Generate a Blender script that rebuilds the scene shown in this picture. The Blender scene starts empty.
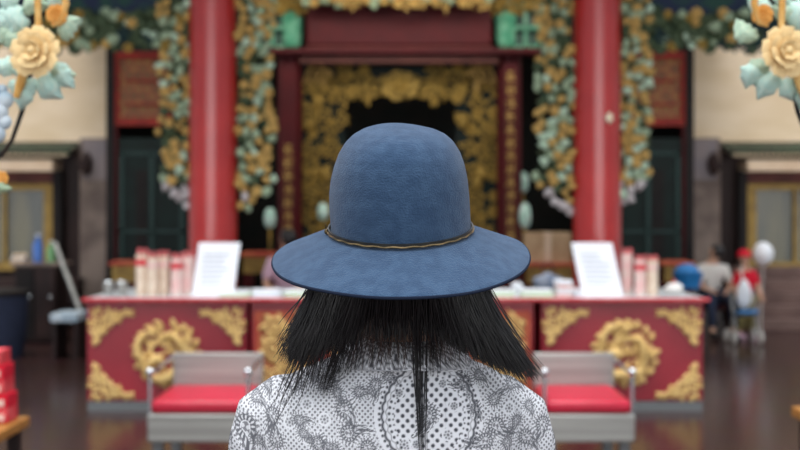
import bpy, bmesh, math, random
from mathutils import Vector, Matrix, Euler
from mathutils.bvhtree import BVHTree
from mathutils import noise as mnoise
S = bpy.context.scene
COL = S.collection
F = 1111.1
CAMZ = 1.55
PI = math.pi
R = math.radians
rnd = random.Random(7)

def P(px, py, d):
    return Vector(((px - 400) * d / F, d, CAMZ + (213 - py) * d / F))
def X(px, d): return (px - 400) * d / F
def Z(py, d): return CAMZ + (213 - py) * d / F

# ------------------------------------------------------------------ materials
def lin(c):
    o = []
    for v in c:
        v = v / 255.0
        o.append(v / 12.92 if v <= 0.04045 else ((v + 0.055) / 1.055) ** 2.4)
    return (o[0], o[1], o[2], 1)
def mat(name, rgb, rough=0.6, metal=0.0, rgb2=None, scale=8.0, bump=0.0, bscale=None, coat=0.0, detail=4.0, lo=0.4, hi=0.62, emit=0.0, sheen=0.0, stretch=None):
    m = bpy.data.materials.new(name)
    m.use_nodes = True
    nt = m.node_tree; b = nt.nodes['Principled BSDF']
    b.inputs['Base Color'].default_value = lin(rgb)
    b.inputs['Roughness'].default_value = rough
    b.inputs['Metallic'].default_value = metal
    if rough >= .5: b.inputs['Specular IOR Level'].default_value = 0.22
    b.inputs['Coat Weight'].default_value = coat
    b.inputs['Coat Roughness'].default_value = 0.12
    if sheen:
        b.inputs['Sheen Weight'].default_value = sheen
        b.inputs['Sheen Roughness'].default_value = 0.5
    if emit:
        b.inputs['Emission Color'].default_value = lin(rgb)
        b.inputs['Emission Strength'].default_value = emit
    tc = nt.nodes.new('ShaderNodeTexCoord')
    src = tc.outputs['Object']
    if stretch:
        mp = nt.nodes.new('ShaderNodeMapping'); mp.inputs['Scale'].default_value = stretch
        nt.links.new(src, mp.inputs['Vector']); src = mp.outputs['Vector']
    if rgb2:
        n = nt.nodes.new('ShaderNodeTexNoise'); n.inputs['Scale'].default_value = scale; n.inputs['Detail'].default_value = detail
        nt.links.new(src, n.inputs['Vector'])
        r = nt.nodes.new('ShaderNodeValToRGB')
        r.color_ramp.elements[0].position = lo; r.color_ramp.elements[0].color = lin(rgb)
        r.color_ramp.elements[1].position = hi; r.color_ramp.elements[1].color = lin(rgb2)
        nt.links.new(n.outputs['Fac'], r.inputs['Fac']); nt.links.new(r.outputs['Color'], b.inputs['Base Color'])
    if bump:
        n2 = nt.nodes.new('ShaderNodeTexNoise'); n2.inputs['Scale'].default_value = bscale or scale * 4; n2.inputs['Detail'].default_value = 5
        nt.links.new(src, n2.inputs['Vector'])
        bp = nt.nodes.new('ShaderNodeBump'); bp.inputs['Strength'].default_value = bump; bp.inputs['Distance'].default_value = 0.01
        nt.links.new(n2.outputs['Fac'], bp.inputs['Height']); nt.links.new(bp.outputs['Normal'], b.inputs['Normal'])
    return m

M = {}
M['felt'] = mat('blue_felt', (48, 72, 101), 0.95, 0, (58, 83, 112), 60, 0.35, 450, sheen=0.15)
M['felt_rim_shade'] = mat('blue_felt_shade', (24, 34, 54), 0.95, 0)
M['band'] = mat('dark_band', (30, 32, 34), 0.4, 0, (48, 48, 44), 60)
M['band_gold'] = mat('antique_gold', (150, 128, 92), 0.35, 0.8, (96, 84, 62), 90)
M['hair'] = mat('black_hair', (18, 16, 19), 0.36)
M['hair2'] = mat('brown_hair', (58, 42, 37), 0.4)
M['skin'] = mat('skin', (214, 172, 148), 0.55, 0, (205, 158, 134), 20)
M['trousers'] = mat('navy_denim', (38, 44, 62), 0.85, 0, (46, 54, 76), 40)
M['shoe'] = mat('white_canvas', (215, 213, 208), 0.8)
M['eye'] = mat('dark_eye', (30, 20, 18), 0.2)
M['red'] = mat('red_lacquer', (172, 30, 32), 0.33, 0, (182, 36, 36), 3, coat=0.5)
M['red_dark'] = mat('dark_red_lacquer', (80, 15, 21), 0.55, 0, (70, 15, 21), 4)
M['red_counter'] = mat('counter_red', (142, 18, 38), 0.4, 0, (158, 28, 46), 3, coat=0.1)
M['orange'] = mat('faded_orange', (196, 104, 74), 0.6, 0, (176, 74, 60), 5)
M['brick_red'] = mat('brick_red_paint', (146, 46, 38), 0.6, 0, (128, 40, 36), 5)
M['ochre_panel'] = mat('ochre_panel', (186, 122, 84), 0.6, 0, (170, 96, 70), 5)
M['gold'] = mat('carved_gold', (212, 176, 106), 0.5, 0.1, (160, 128, 70), 14, 0.3, 60)
M['gold_pale'] = mat('pale_gold', (242, 210, 142), 0.5, 0.05, (214, 174, 104), 16, 0.2, 60)
M['gold_dark'] = mat('dark_gold', (178, 146, 72), 0.5, 0.2, (108, 90, 44), 12, 0.3, 50)
M['peony'] = mat('peony_cream', (240, 212, 158), 0.6, 0, (212, 170, 108), 22, 0.25, 90, lo=0.5, hi=0.8)
M['peony_orange'] = mat('peony_orange', (222, 150, 62), 0.6, 0, (238, 186, 110), 22)
M['leaf_teal'] = mat('leaf_teal', (158, 208, 202), 0.6, 0, (218, 230, 214), 26, 0.2, 90)
M['leaf_pale'] = mat('leaf_pale', (204, 216, 190), 0.6, 0, (150, 192, 170), 22, 0.2, 90)
M['leaf_green'] = mat('leaf_green', (122, 156, 134), 0.6, 0, (178, 184, 148), 18)
M['leaf_grey'] = mat('leaf_grey', (168, 166, 168), 0.6, 0, (196, 184, 184), 18)
M['leaf_dark'] = mat('leaf_dark', (46, 70, 56), 0.6, 0, (84, 92, 60), 18)
M['branch'] = mat('dark_branch', (30, 32, 34), 0.6, 0, (52, 44, 40), 18)
M['ochre_stem'] = mat('ochre_stem', (214, 160, 84), 0.55, 0, (232, 190, 120), 20)
M['white_cloud'] = mat('white_glaze', (206, 218, 226), 0.5, 0, (160, 184, 200), 14)
M['navy_paint'] = mat('navy_painted_wood', (26, 38, 66), 0.6, 0, (30, 66, 58), 6, detail=1)
M['green_dark'] = mat('dark_green_paint', (20, 30, 30), 0.65, 0, (22, 38, 36), 5)
M['green_stile'] = mat('green_stile', (38, 62, 60), 0.5)
M['jade'] = mat('jade_glaze', (70, 150, 118), 0.3, 0, (112, 178, 146), 9, coat=0.3)
M['jade_dark'] = mat('jade_dark', (32, 80, 66), 0.4)
M['black'] = mat('black_paint', (22, 20, 21), 0.65, 0, (30, 25, 25), 5)
M['brown_dark'] = mat('dark_brown_wood', (54, 38, 36), 0.55, 0, (40, 30, 30), 6, stretch=(1, 1, 0.2))
M['brown_red'] = mat('brown_red_wood', (104, 60, 54), 0.6, 0, (86, 50, 46), 6)
M['beige'] = mat('beige_render', (216, 194, 162), 0.85, 0, (226, 206, 178), 1.3, 0.1, 12, stretch=(1, 1, 2.5))
M['cream'] = mat('cream_ledge', (226, 204, 178), 0.8, 0, (214, 188, 160), 3)
M['stone'] = mat('grey_stone', (112, 98, 92), 0.7, 0, (148, 132, 122), 2.2, 0.2, 14)
M['stone_lilac'] = mat('grey_lilac_stone', (128, 120, 124), 0.7, 0, (140, 128, 126), 2)
M['step'] = mat('step_stone', (92, 72, 68), 0.5, 0, (112, 90, 84), 2.5)
M['window_gold'] = mat('olive_gold_frame', (168, 138, 72), 0.5, 0, (144, 116, 62), 6)
M['glass_dark'] = mat('window_glass', (66, 72, 66), 0.2, 0, (104, 100, 76), 1.6, stretch=(3, 1, 0.4))
M['tile_green'] = mat('green_roof_tile', (40, 70, 52), 0.35, 0, (26, 44, 38), 9)
M['steel'] = mat('brushed_steel', (168, 168, 164), 0.42, 0.5, (146, 146, 142), 3, stretch=(0.3, 1, 14))
M['steel_dark'] = mat('grey_metal', (112, 116, 118), 0.4, 0.4)
M['chrome'] = mat('chrome', (215, 220, 224), 0.12, 1.0)
M['seat_red'] = mat('red_vinyl', (200, 22, 58), 0.35, 0, (186, 18, 50), 5)
M['marble_top'] = mat('pale_counter_top', (198, 202, 204), 0.3, 0, (176, 184, 188), 4)
M['white'] = mat('white_paper', (236, 240, 246), 0.6)
M['ink'] = mat('grey_ink', (168, 176, 190), 0.7)
M['pink_paper'] = mat('pink_paper', (232, 188, 184), 0.7, 0, (226, 206, 196), 12)
M['wrap_cream'] = mat('cream_wrapper', (228, 210, 190), 0.7, 0, (214, 190, 168), 14)
M['wrap_red'] = mat('red_wrapper', (206, 48, 62), 0.5, 0, (222, 92, 96), 14)
M['pink_stick'] = mat('pink_incense', (216, 120, 122), 0.7)
M['green_paper'] = mat('green_paper', (184, 212, 146), 0.7, 0, (200, 220, 170), 9)
M['card'] = mat('cardboard', (196, 168, 134), 0.8, 0, (180, 150, 116), 8)
M['wood'] = mat('honey_wood', (178, 124, 62), 0.5, 0, (150, 98, 46), 5, stretch=(1, 8, 8))
M['blue_plastic'] = mat('blue_plastic', (40, 128, 196), 0.4)
M['blue_bottle'] = mat('blue_bottle', (66, 112, 190), 0.25)
M['green_bottle'] = mat('green_bottle', (110, 160, 110), 0.25)
M['white_cloth'] = mat('white_cotton', (222, 220, 216), 0.85)
M['khaki'] = mat('khaki_cloth', (128, 118, 76), 0.85)
M['red_cloth'] = mat('red_cotton', (206, 26, 50), 0.8)
M['grey_cloth'] = mat('grey_blue_cloth', (102, 112, 130), 0.85, 0, (128, 134, 146), 12)
M['pink_cloth'] = mat('pink_plastic', (222, 186, 204), 0.5)
M['porcelain'] = mat('pale_porcelain', (206, 230, 222), 0.3, 0, (170, 214, 198), 12)
M['lamp_cream'] = mat('cream_lamp', (238, 226, 196), 0.4)
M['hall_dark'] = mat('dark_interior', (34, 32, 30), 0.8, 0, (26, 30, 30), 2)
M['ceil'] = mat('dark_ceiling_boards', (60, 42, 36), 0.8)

def floor_mat():
    m = bpy.data.materials.new('polished_brown_granite'); m.use_nodes = True
    nt = m.node_tree; b = nt.nodes['Principled BSDF']
    tc = nt.nodes.new('ShaderNodeTexCoord')
    br = nt.nodes.new('ShaderNodeTexBrick')
    br.offset = 0; br.inputs['Scale'].default_value = 1.0
    br.inputs['Brick Width'].default_value = 0.6; br.inputs['Row Height'].default_value = 0.6
    br.inputs['Mortar Size'].default_value = 0.008
    br.inputs['Color1'].default_value = lin((70, 46, 44)); br.inputs['Color2'].default_value = lin((62, 42, 40))
    br.inputs['Mortar'].default_value = lin((34, 26, 26))
    n = nt.nodes.new('ShaderNodeTexNoise'); n.inputs['Scale'].default_value = 3; n.inputs['Detail'].default_value = 6
    mx = nt.nodes.new('ShaderNodeMix'); mx.data_type = 'RGBA'; mx.blend_type = 'MULTIPLY'; mx.inputs[0].default_value = 0.6
    nt.links.new(tc.outputs['Object'], br.inputs['Vector']); nt.links.new(tc.outputs['Object'], n.inputs['Vector'])
    nt.links.new(br.outputs['Color'], mx.inputs[6]); nt.links.new(n.outputs['Color'], mx.inputs[7])
    nt.links.new(mx.outputs[2], b.inputs['Base Color'])
    b.inputs['Roughness'].default_value = 0.2
    b.inputs['Specular IOR Level'].default_value = 0.4
    return m
M['floor'] = floor_mat()

def lattice_mat():
    m = bpy.data.materials.new('green_gold_lattice'); m.use_nodes = True
    nt = m.node_tree; b = nt.nodes['Principled BSDF']
    tc = nt.nodes.new('ShaderNodeTexCoord')
    mp = nt.nodes.new('ShaderNodeMapping'); mp.inputs['Rotation'].default_value = (R(90), 0, 0)
    br = nt.nodes.new('ShaderNodeTexBrick'); br.offset = 0.5
    br.inputs['Scale'].default_value = 1.0; br.inputs['Brick Width'].default_value = 0.12; br.inputs['Row Height'].default_value = 0.09
    br.inputs['Mortar Size'].default_value = 0.018
    br.inputs['Color1'].default_value = lin((72, 80, 42)); br.inputs['Color2'].default_value = lin((138, 112, 52)); br.inputs['Mortar'].default_value = lin((136, 56, 38))
    nt.links.new(tc.outputs['Object'], mp.inputs['Vector']); nt.links.new(mp.outputs['Vector'], br.inputs['Vector'])
    nt.links.new(br.outputs['Color'], b.inputs['Base Color']); b.inputs['Roughness'].default_value = 0.6
    return m
M['lattice'] = lattice_mat()

def shirt_mat():
    m = bpy.data.materials.new('printed_cotton'); m.use_nodes = True
    nt = m.node_tree; b = nt.nodes['Principled BSDF']
    a = nt.nodes.new('ShaderNodeAttribute'); a.attribute_name = 'print'
    mx = nt.nodes.new('ShaderNodeMix'); mx.data_type = 'RGBA'
    mx.inputs[6].default_value = lin((226, 228, 234)); mx.inputs[7].default_value = lin((34, 38, 52))
    nt.links.new(a.outputs['Fac'], mx.inputs[0]); nt.links.new(mx.outputs[2], b.inputs['Base Color'])
    b.inputs['Roughness'].default_value = 0.85
    return m
M['shirt'] = shirt_mat()

# ------------------------------------------------------------------ mesh helpers
class MB:
    def __init__(self): self.v = []; self.f = []
    def add(self, vs, fs):
        o = len(self.v); self.v += [Vector(p) for p in vs]; self.f += [tuple(i + o for i in f) for f in fs]; return self
    def box(self, c, s, rot=None):
        hx, hy, hz = s[0] / 2, s[1] / 2, s[2] / 2
        vs = [Vector((x, y, z)) for x in (-hx, hx) for y in (-hy, hy) for z in (-hz, hz)]
        if rot is not None:
            m = Euler(rot).to_matrix(); vs = [m @ v for v in vs]
        vs = [v + Vector(c) for v in vs]
        return self.add(vs, [(0, 1, 3, 2), (4, 6, 7, 5), (0, 4, 5, 1), (2, 3, 7, 6), (0, 2, 6, 4), (1, 5, 7, 3)])
    def b2(self, x0, x1, y0, y1, z0, z1):
        return self.box(((x0 + x1) / 2, (y0 + y1) / 2, (z0 + z1) / 2), (abs(x1 - x0), abs(y1 - y0), abs(z1 - z0)))
    def ell(self, c, r, rot=None, seg=12, rings=8, fn=None):
        vs = []; fs = []
        m = Euler(rot).to_matrix() if rot is not None else None
        for i in range(rings + 1):
            t = PI * i / rings
            for j in range(seg):
                a = 2 * PI * j / seg
                p = Vector((math.sin(t) * math.cos(a), math.sin(t) * math.sin(a), math.cos(t)))
                if fn: p = fn(p)
                p = Vector((p.x * r[0], p.y * r[1], p.z * r[2]))
                if m: p = m @ p
                vs.append(p + Vector(c))
        for i in range(rings):
            for j in range(seg):
                k = (j + 1) % seg
                fs.append((i * seg + j, (i + 1) * seg + j, (i + 1) * seg + k, i * seg + k))
        return self.add(vs, fs)
    def tube(self, pts, rads, seg=8, closed=False):
        pts = [Vector(p) for p in pts]
        if not isinstance(rads, (list, tuple)): rads = [rads] * len(pts)
        n = len(pts); vs = []; fs = []
        up = None
        for i, p in enumerate(pts):
            if closed: t = pts[(i + 1) % n] - pts[i - 1]
            else: t = pts[min(i + 1, n - 1)] - pts[max(i - 1, 0)]
            t.normalize()
            if up is None:
                up = Vector((0, 0, 1)) if abs(t.z) < 0.9 else Vector((1, 0, 0))
            s = t.cross(up); s.normalize(); u = s.cross(t); u.normalize(); up = u
            for j in range(seg):
                a = 2 * PI * j / seg
                vs.append(p + (s * math.cos(a) + u * math.sin(a)) * rads[i])
        m = n if closed else n - 1
        for i in range(m):
            for j in range(seg):
                k = (j + 1) % seg; i2 = (i + 1) % n
                fs.append((i * seg + j, i * seg + k, i2 * seg + k, i2 * seg + j))
        if not closed:
            fs.append(tuple(range(seg))[::-1]); fs.append(tuple((n - 1) * seg + j for j in range(seg)))
        return self.add(vs, fs)
    def lathe(self, prof, c=(0, 0, 0), seg=32, sx=1, sy=1, fn=None, cap=True):
        vs = []; fs = []; n = len(prof)
        for r, z in prof:
            for j in range(seg):
                a = 2 * PI * j / seg
                p = Vector((r * math.cos(a) * sx, r * math.sin(a) * sy, z))
                if fn: p = fn(p, a, r)
                vs.append(p + Vector(c))
        for i in range(n - 1):
            for j in range(seg):
                k = (j + 1) % seg
                fs.append((i * seg + j, i * seg + k, (i + 1) * seg + k, (i + 1) * seg + j))
        if cap:
            fs.append(tuple(range(seg))[::-1]); fs.append(tuple((n - 1) * seg + j for j in range(seg)))
        return self.add(vs, fs)
    def mesh(self, name, smooth=True, ang=40):
        me = bpy.data.meshes.new(name)
        me.from_pydata([tuple(v) for v in self.v], [], self.f)
        bm = bmesh.new(); bm.from_mesh(me)
        bmesh.ops.remove_doubles(bm, verts=bm.verts, dist=1e-6)
        bmesh.ops.recalc_face_normals(bm, faces=bm.faces)
        bm.to_mesh(me); bm.free()
        if smooth:
            me.polygons.foreach_set('use_smooth', [True] * len(me.polygons))
            me.set_sharp_from_angle(angle=R(ang))
        return me
    def build(self, name, m, parent=None, **kw):
        sm = kw.pop('smooth', True); ang = kw.pop('ang', 40)
        return put(name, self.mesh(name, sm, ang), m, parent, **kw)

def wloc(o):
    v = Vector((0, 0, 0))
    while o is not None:
        v = v + Vector(o.location); o = o.parent
    return v
def put(name, me, m, parent=None, loc=None, rot=None, scale=None, bevel=0):
    """link ONE mesh object; loc is a world position (default: mesh is already in world coordinates)"""
    o = bpy.data.objects.new(name, me); COL.objects.link(o)
    if m is not None and not me.materials: me.materials.append(m)
    o.location = (Vector(loc) if loc is not None else Vector((0, 0, 0))) - (wloc(parent) if parent else Vector((0, 0, 0)))
    if rot is not None: o.rotation_euler = rot
    if scale is not None: o.scale = scale if hasattr(scale, '__len__') else (scale,) * 3
    if parent: o.parent = parent
    if bevel:
        b = o.modifiers.new('bevel', 'BEVEL'); b.width = bevel; b.segments = 2; b.limit_method = 'ANGLE'
    return o
def thing(name, label, cat, loc, group=None):
    o = bpy.data.objects.new(name, None); COL.objects.link(o); o.location = loc; o.empty_display_size = 0.1
    o['label'] = label; o['category'] = cat
    if group: o['group'] = group
    return o
def tag(o, label, cat, group=None, kind=None):
    o['label'] = label; o['category'] = cat
    if group: o['group'] = group
    if kind: o['kind'] = kind
    return o
def struct(name, mb, m, **kw):
    o = mb.build(name, m, **kw); o['kind'] = 'structure'; return o
def lerp(a, b, t): return a + (b - a) * t
def interp(tab, z):
    if z <= tab[0][0]: return tab[0][1:]
    for i in range(len(tab) - 1):
        if z <= tab[i + 1][0]:
            t = (z - tab[i][0]) / (tab[i + 1][0] - tab[i][0])
            return tuple(lerp(p, q, t) for p, q in zip(tab[i][1:], tab[i + 1][1:]))
    return tab[-1][1:]
def evald(o):
    dg = bpy.context.evaluated_depsgraph_get(); dg.update()
    me = bpy.data.meshes.new_from_object(o.evaluated_get(dg))
    return me
def remesh(mb_or_me, voxel, smooth=6, fac=0.5):
    me = mb_or_me.mesh('tmp', False) if isinstance(mb_or_me, MB) else mb_or_me
    o = bpy.data.objects.new('tmp', me); COL.objects.link(o)
    r = o.modifiers.new('r', 'REMESH'); r.mode = 'VOXEL'; r.voxel_size = voxel; r.use_smooth_shade = True
    if smooth:
        s = o.modifiers.new('s', 'SMOOTH'); s.iterations = smooth; s.factor = fac
    out = evald(o); bpy.data.objects.remove(o)
    out.polygons.foreach_set('use_smooth', [True] * len(out.polygons))
    return out
def skin(chains, sub=2):
    """chains: list of lists of (key, point, radius); equal keys join"""
    vs = []; rad = []; idx = {}; es = []
    for ch in chains:
        prev = None
        for key, p, r in ch:
            if key is None or key not in idx:
                vs.append(Vector(p)); rad.append(r); i = len(vs) - 1
                if key is not None: idx[key] = i
            else: i = idx[key]
            if prev is not None: es.append((prev, i))
            prev = i
    me = bpy.data.meshes.new('skin'); me.from_pydata([tuple(v) for v in vs], es, [])
    o = bpy.data.objects.new('skin', me); COL.objects.link(o)
    o.modifiers.new('k', 'SKIN')
    d = me.skin_vertices[0].data
    for i, r in enumerate(rad):
        d[i].radius = (r, r) if not isinstance(r, tuple) else r
        d[i].use_root = (i == 0)
    o.modifiers['k'].use_smooth_shade = True
    s = o.modifiers.new('s', 'SUBSURF'); s.levels = sub; s.render_levels = sub
    out = evald(o); bpy.data.objects.remove(o); bpy.data.meshes.remove(me)
    return out
def addmesh(mb, me):
    mb.add([v.co.copy() for v in me.vertices], [tuple(p.vertices) for p in me.polygons]); return mb

# ------------------------------------------------------------------ setting
struct('floor', MB().b2(-11, 11, -3, 19, -0.1, 0), M['floor'])
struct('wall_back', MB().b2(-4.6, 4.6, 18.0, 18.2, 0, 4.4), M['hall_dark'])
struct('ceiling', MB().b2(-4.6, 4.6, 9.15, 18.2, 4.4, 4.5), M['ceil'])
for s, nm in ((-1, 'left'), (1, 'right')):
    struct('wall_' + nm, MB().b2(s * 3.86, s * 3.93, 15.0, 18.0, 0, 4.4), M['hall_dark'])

# door bays beside the shrine: px 112..190 at 14.8 m
dn = 0
for s, nm in ((-1, 'left'), (1, 'right')):
    d = 14.8
    def mx(px): return s * (400 - px) * d / F
    dn += 1
    dr = MB()
    dr.b2(mx(116), mx(196), d, d + 0.08, 0, Z(138, d))
    door = struct('door_%d' % dn, dr, M['green_dark'])
    st = MB()
    for px in (120, 150, 180): st.b2(mx(px), mx(px + 4), d - 0.03, d, 0, Z(150, d))
    for py in (152, 230, 300): st.b2(mx(120), mx(184), d - 0.03, d, Z(py + 3, d), Z(py, d))
    st.build('stile', M['green_stile'], door)
    hp = MB(); hp.b2(mx(136), mx(148), d - 0.012, d + 0.0, Z(296, d), Z(170, d)); hp.build('panel', M['black'], door)
    tr = thing('transom_panel', 'red framed lattice panel in gold and green above the %s door bay' % nm, 'lattice panel', (mx(150), d, Z(126, d)), 'transom panels above the side doors')
    fr = MB()
    fr.b2(mx(115), mx(172), d - 0.06, d, Z(60, d), Z(52, d)); fr.b2(mx(115), mx(172), d - 0.06, d, Z(126, d), Z(118, d))
    fr.b2(mx(115), mx(120), d - 0.06, d, Z(118, d), Z(60, d)); fr.b2(mx(165), mx(172), d - 0.06, d, Z(118, d), Z(60, d))
    fr.b2(mx(126), mx(160), d - 0.06, d, Z(82, d), Z(80, d)); fr.b2(mx(126), mx(160), d - 0.06, d, Z(106, d), Z(104, d))
    fr.build('frame', M['brick_red'], tr)
    MB().b2(mx(120), mx(165), d - 0.02, d, Z(118, d), Z(60, d)).build('lattice', M['lattice'], tr)
    struct('trim_%d' % dn, MB().b2(mx(108), mx(116), d - 0.1, d + 0.3, 0, 4.4), M['black'])
    struct('trim_%d' % (dn + 2), MB().b2(mx(116), mx(118.5), d - 0.06, d + 0.02, 0, Z(126, d)), M['red_dark'])
    struct('trim_%d' % (dn + 4), MB().b2(mx(116), mx(280), d - 0.02, d + 0.1, Z(52, d), 4.4), M['green_dark'])

# side halls
for s, nm in ((-1, 'left'), (1, 'right')):
    d = 16.0
    def mx(px): return s * (400 - px) * d / F
    hall = thing('side_hall', 'beige rendered upper wall with grey stone pier on the %s of the temple hall' % nm, 'building', (mx(30), d, 0), 'side halls beside the temple')
    MB().b2(mx(-160), mx(109), d, d + 0.4, Z(142, d), 6.2).build('rendered_wall', M['beige'], hall)
    pr = MB(); pr.b2(mx(80), mx(108), d - 0.04, d + 0.3, 0, Z(138, d))
    pier = pr.build('stone_pier', M['stone'], hall, bevel=0.02)
    MB().b2(mx(84), mx(107), d - 0.06, d - 0.04, Z(180, d), Z(140, d)).build('pier_cap', M['stone_lilac'], pier)
    cb = MB(); cb.lathe([(0.02, 0), (0.06, 0.05), (0.09, 0.2), (0.05, 0.3), (0.02, 0.34)], (mx(89), d - 0.14, Z(176, d)), 12)
    cb.box((mx(86), d - 0.1, Z(168, d)), (0.1, 0.2, 0.08)); cb.build('corbel', M['brown_dark'], hall)
    lw = MB(); lw.b2(mx(-160), mx(80), d - 0.02, d + 0.3, 0, Z(142, d)); lw.build('lower_wall', M['brown_dark'], hall)
    # small pent roof with green tiles
    rf = thing('pent_roof', 'narrow green tiled pent roof projecting over the %s ticket window' % nm, 'roof', (mx(30), d - 0.3, Z(160, d)), 'green tiled pent roofs')
    sl = MB(); sl.box((mx(-22), d - 0.25, Z(152, d)), (abs(mx(78) - mx(-120)), 0.5, 0.05), (R(14), 0, 0)); sl.build('roof_slab', M['beige'], rf)
    tl = MB()
    k = 0; xx = -118
    while xx < 78:
        c = Vector((mx(xx), d - 0.25, Z(152, d) + 0.04)); tl.tube([c + Vector((0, -0.27, -0.066)), c + Vector((0, 0.23, 0.057))], 0.035, 8); xx += 5.6
    tl.build('tile_rows', M['tile_green'], rf)
    MB().b2(mx(-120), mx(62), d - 0.46, d - 0.02, Z(171, d - .4), Z(160, d - .4)).build('ledge', M['cream'], rf)
    wd = 'window_%d' % (1 if s < 0 else 2)
    w = MB()
    for a, b_, c_, e in ((-60, 62, 172, 183),): w.b2(mx(a), mx(b_), d - 0.2, d - 0.02, Z(e, d), Z(c_, d))
    ww = struct(wd, w, M['brown_red'])
    g = MB(); g.b2(mx(-60), mx(57), d - 0.15, d - 0.02, Z(190, d), Z(184, d)); g.b2(mx(47), mx(57), d - 0.15, d - 0.02, Z(262, d), Z(190, d)); g.b2(mx(-60), mx(57), d - 0.15, d - 0.02, Z(270, d), Z(262, d))
    g.b2(mx(6), mx(9), d - 0.12, d - 0.02, Z(262, d), Z(190, d))
    g.build('window_frame', M['window_gold'], ww)
    MB().b2(mx(-60), mx(47), d - 0.06, d - 0.02, Z(262, d), Z(190, d)).build('pane', M['glass_dark'], ww)
    MB().b2(mx(58), mx(66), d - 0.25, d - 0.1, 0, Z(171, d)).build('post', M['black'], ww)

# stone steps on the right
stp = thing('stone_steps', 'broad brown stone steps climbing to the right side hall', 'steps', (6.0, 14.8, 0))
for i in range(5):
    MB().b2(X(752, 14.7), 9.5, 14.55 + i * 0.24, 15.74, i * 0.16 + (0 if i == 0 else 0.0), (i + 1) * 0.16 - 0.002).build('step', M['step'], stp, bevel=0.01)
stp2 = thing('stone_steps', 'dark brown stone steps below the left side hall window', 'steps', (-6.0, 14.8, 0))
for i in range(4):
    MB().b2(-9.5, X(62, 14.7), 14.7 + i * 0.24, 15.74, i * 0.16, (i + 1) * 0.16 - 0.002).build('step', M['brown_dark'], stp2, bevel=0.01)

# ------------------------------------------------------------------ pillars
for s, nm, px in ((-1, 'left', 213), (1, 'right', 597)):
    d = 10.5; c = X(px, d)
    t = thing('pillar', 'tall round glossy red pillar on the %s behind the counter' % nm, 'pillar', (c, d, 0), 'big red pillars'); t['kind'] = 'thing'
    MB().lathe([(0.32, 0), (0.34, 0.06), (0.34, 0.14), (0.27, 0.22), (0.25, 0.26)], (c, d, 0), 40).build('pillar_base', M['stone'], t)
    MB().lathe([(0.227, 0.26), (0.227, 2.2), (0.222, 4.4)], (c, d, 0), 56).build('shaft', M['red'], t)
c = X(609, 10.27)
lp = thing('wall_lamp', 'small round cream lamp fixed on the right red pillar', 'lamp', (c, 10.27, Z(118, 10.27)))
q = MB(); q.lathe([(0.045, 0), (0.05, 0.012), (0.03, 0.03)], (0, 0, 0), 16); q.build('mount', M['steel_dark'], lp, loc=(c, 10.306, Z(118, 10.27)), rot=(R(90), 0, R(30)))
q = MB(); q.ell((c, 10.25, Z(118, 10.27)), (0.034, 0.034, 0.05)); q.build('bulb', M['lamp_cream'], lp)

# inner columns + lintel
for s, nm, px in ((-1, 'left', 290), (1, 'right', 509)):
    d = 13.0; c = X(px, d)
    t = thing('column', 'slim dark red column with gold lettering on the %s of the shrine opening' % nm, 'column', (c, d, 0), 'slim inner columns'); t['kind'] = 'thing'
    MB().lathe([(0.2, 0), (0.2, 0.2), (0.16, 0.26)], (c, d, 0), 24).build('column_base', M['stone'], t)
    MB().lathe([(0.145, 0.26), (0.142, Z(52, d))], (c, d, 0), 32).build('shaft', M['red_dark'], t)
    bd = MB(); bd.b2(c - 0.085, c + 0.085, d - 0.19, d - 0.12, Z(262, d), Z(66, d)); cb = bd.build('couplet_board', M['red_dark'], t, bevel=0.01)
    rr = random.Random(31 + s)
    n = 0
    for py in range(78 if s > 0 else 150, 256, 13):
        g = MB(); zc = Z(py, d)
        for k in range(3): g.box((c + rr.uniform(-.01, .01), d - 0.197, zc + 0.045 - k * 0.042), (rr.uniform(0.07, 0.11), 0.012, 0.013))
        g.box((c + rr.uniform(-.02, .02), d - 0.197, zc), (0.013, 0.012, 0.11))
        g.box((c - 0.03, d - 0.197, zc - 0.02), (0.012, 0.012, 0.07), (0, R(25), 0)); g.box((c + 0.03, d - 0.197, zc - 0.02), (0.012, 0.012, 0.07), (0, R(-25), 0))
        g.build('lettering', M['gold'], cb)
d = 12.9
lt = thing('lintel', 'broad dark red beam across the top of the shrine opening', 'beam', (0, d, Z(62, d))); lt['kind'] = 'thing'
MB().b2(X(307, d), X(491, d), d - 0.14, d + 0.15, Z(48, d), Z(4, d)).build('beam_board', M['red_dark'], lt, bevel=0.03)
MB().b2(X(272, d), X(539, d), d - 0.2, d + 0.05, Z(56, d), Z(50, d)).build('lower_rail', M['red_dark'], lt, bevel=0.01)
MB().b2(X(300, d), X(498, d), d - 0.1, d + 0.05, Z(64, d), Z(57, d)).build('batten', M['brown_red'], lt)
MB().b2(X(307, d), X(491, d), d - 0.17, d - 0.1, Z(53, d), Z(48, d)).build('moulding', M['brown_red'], lt, bevel=0.01)
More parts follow.
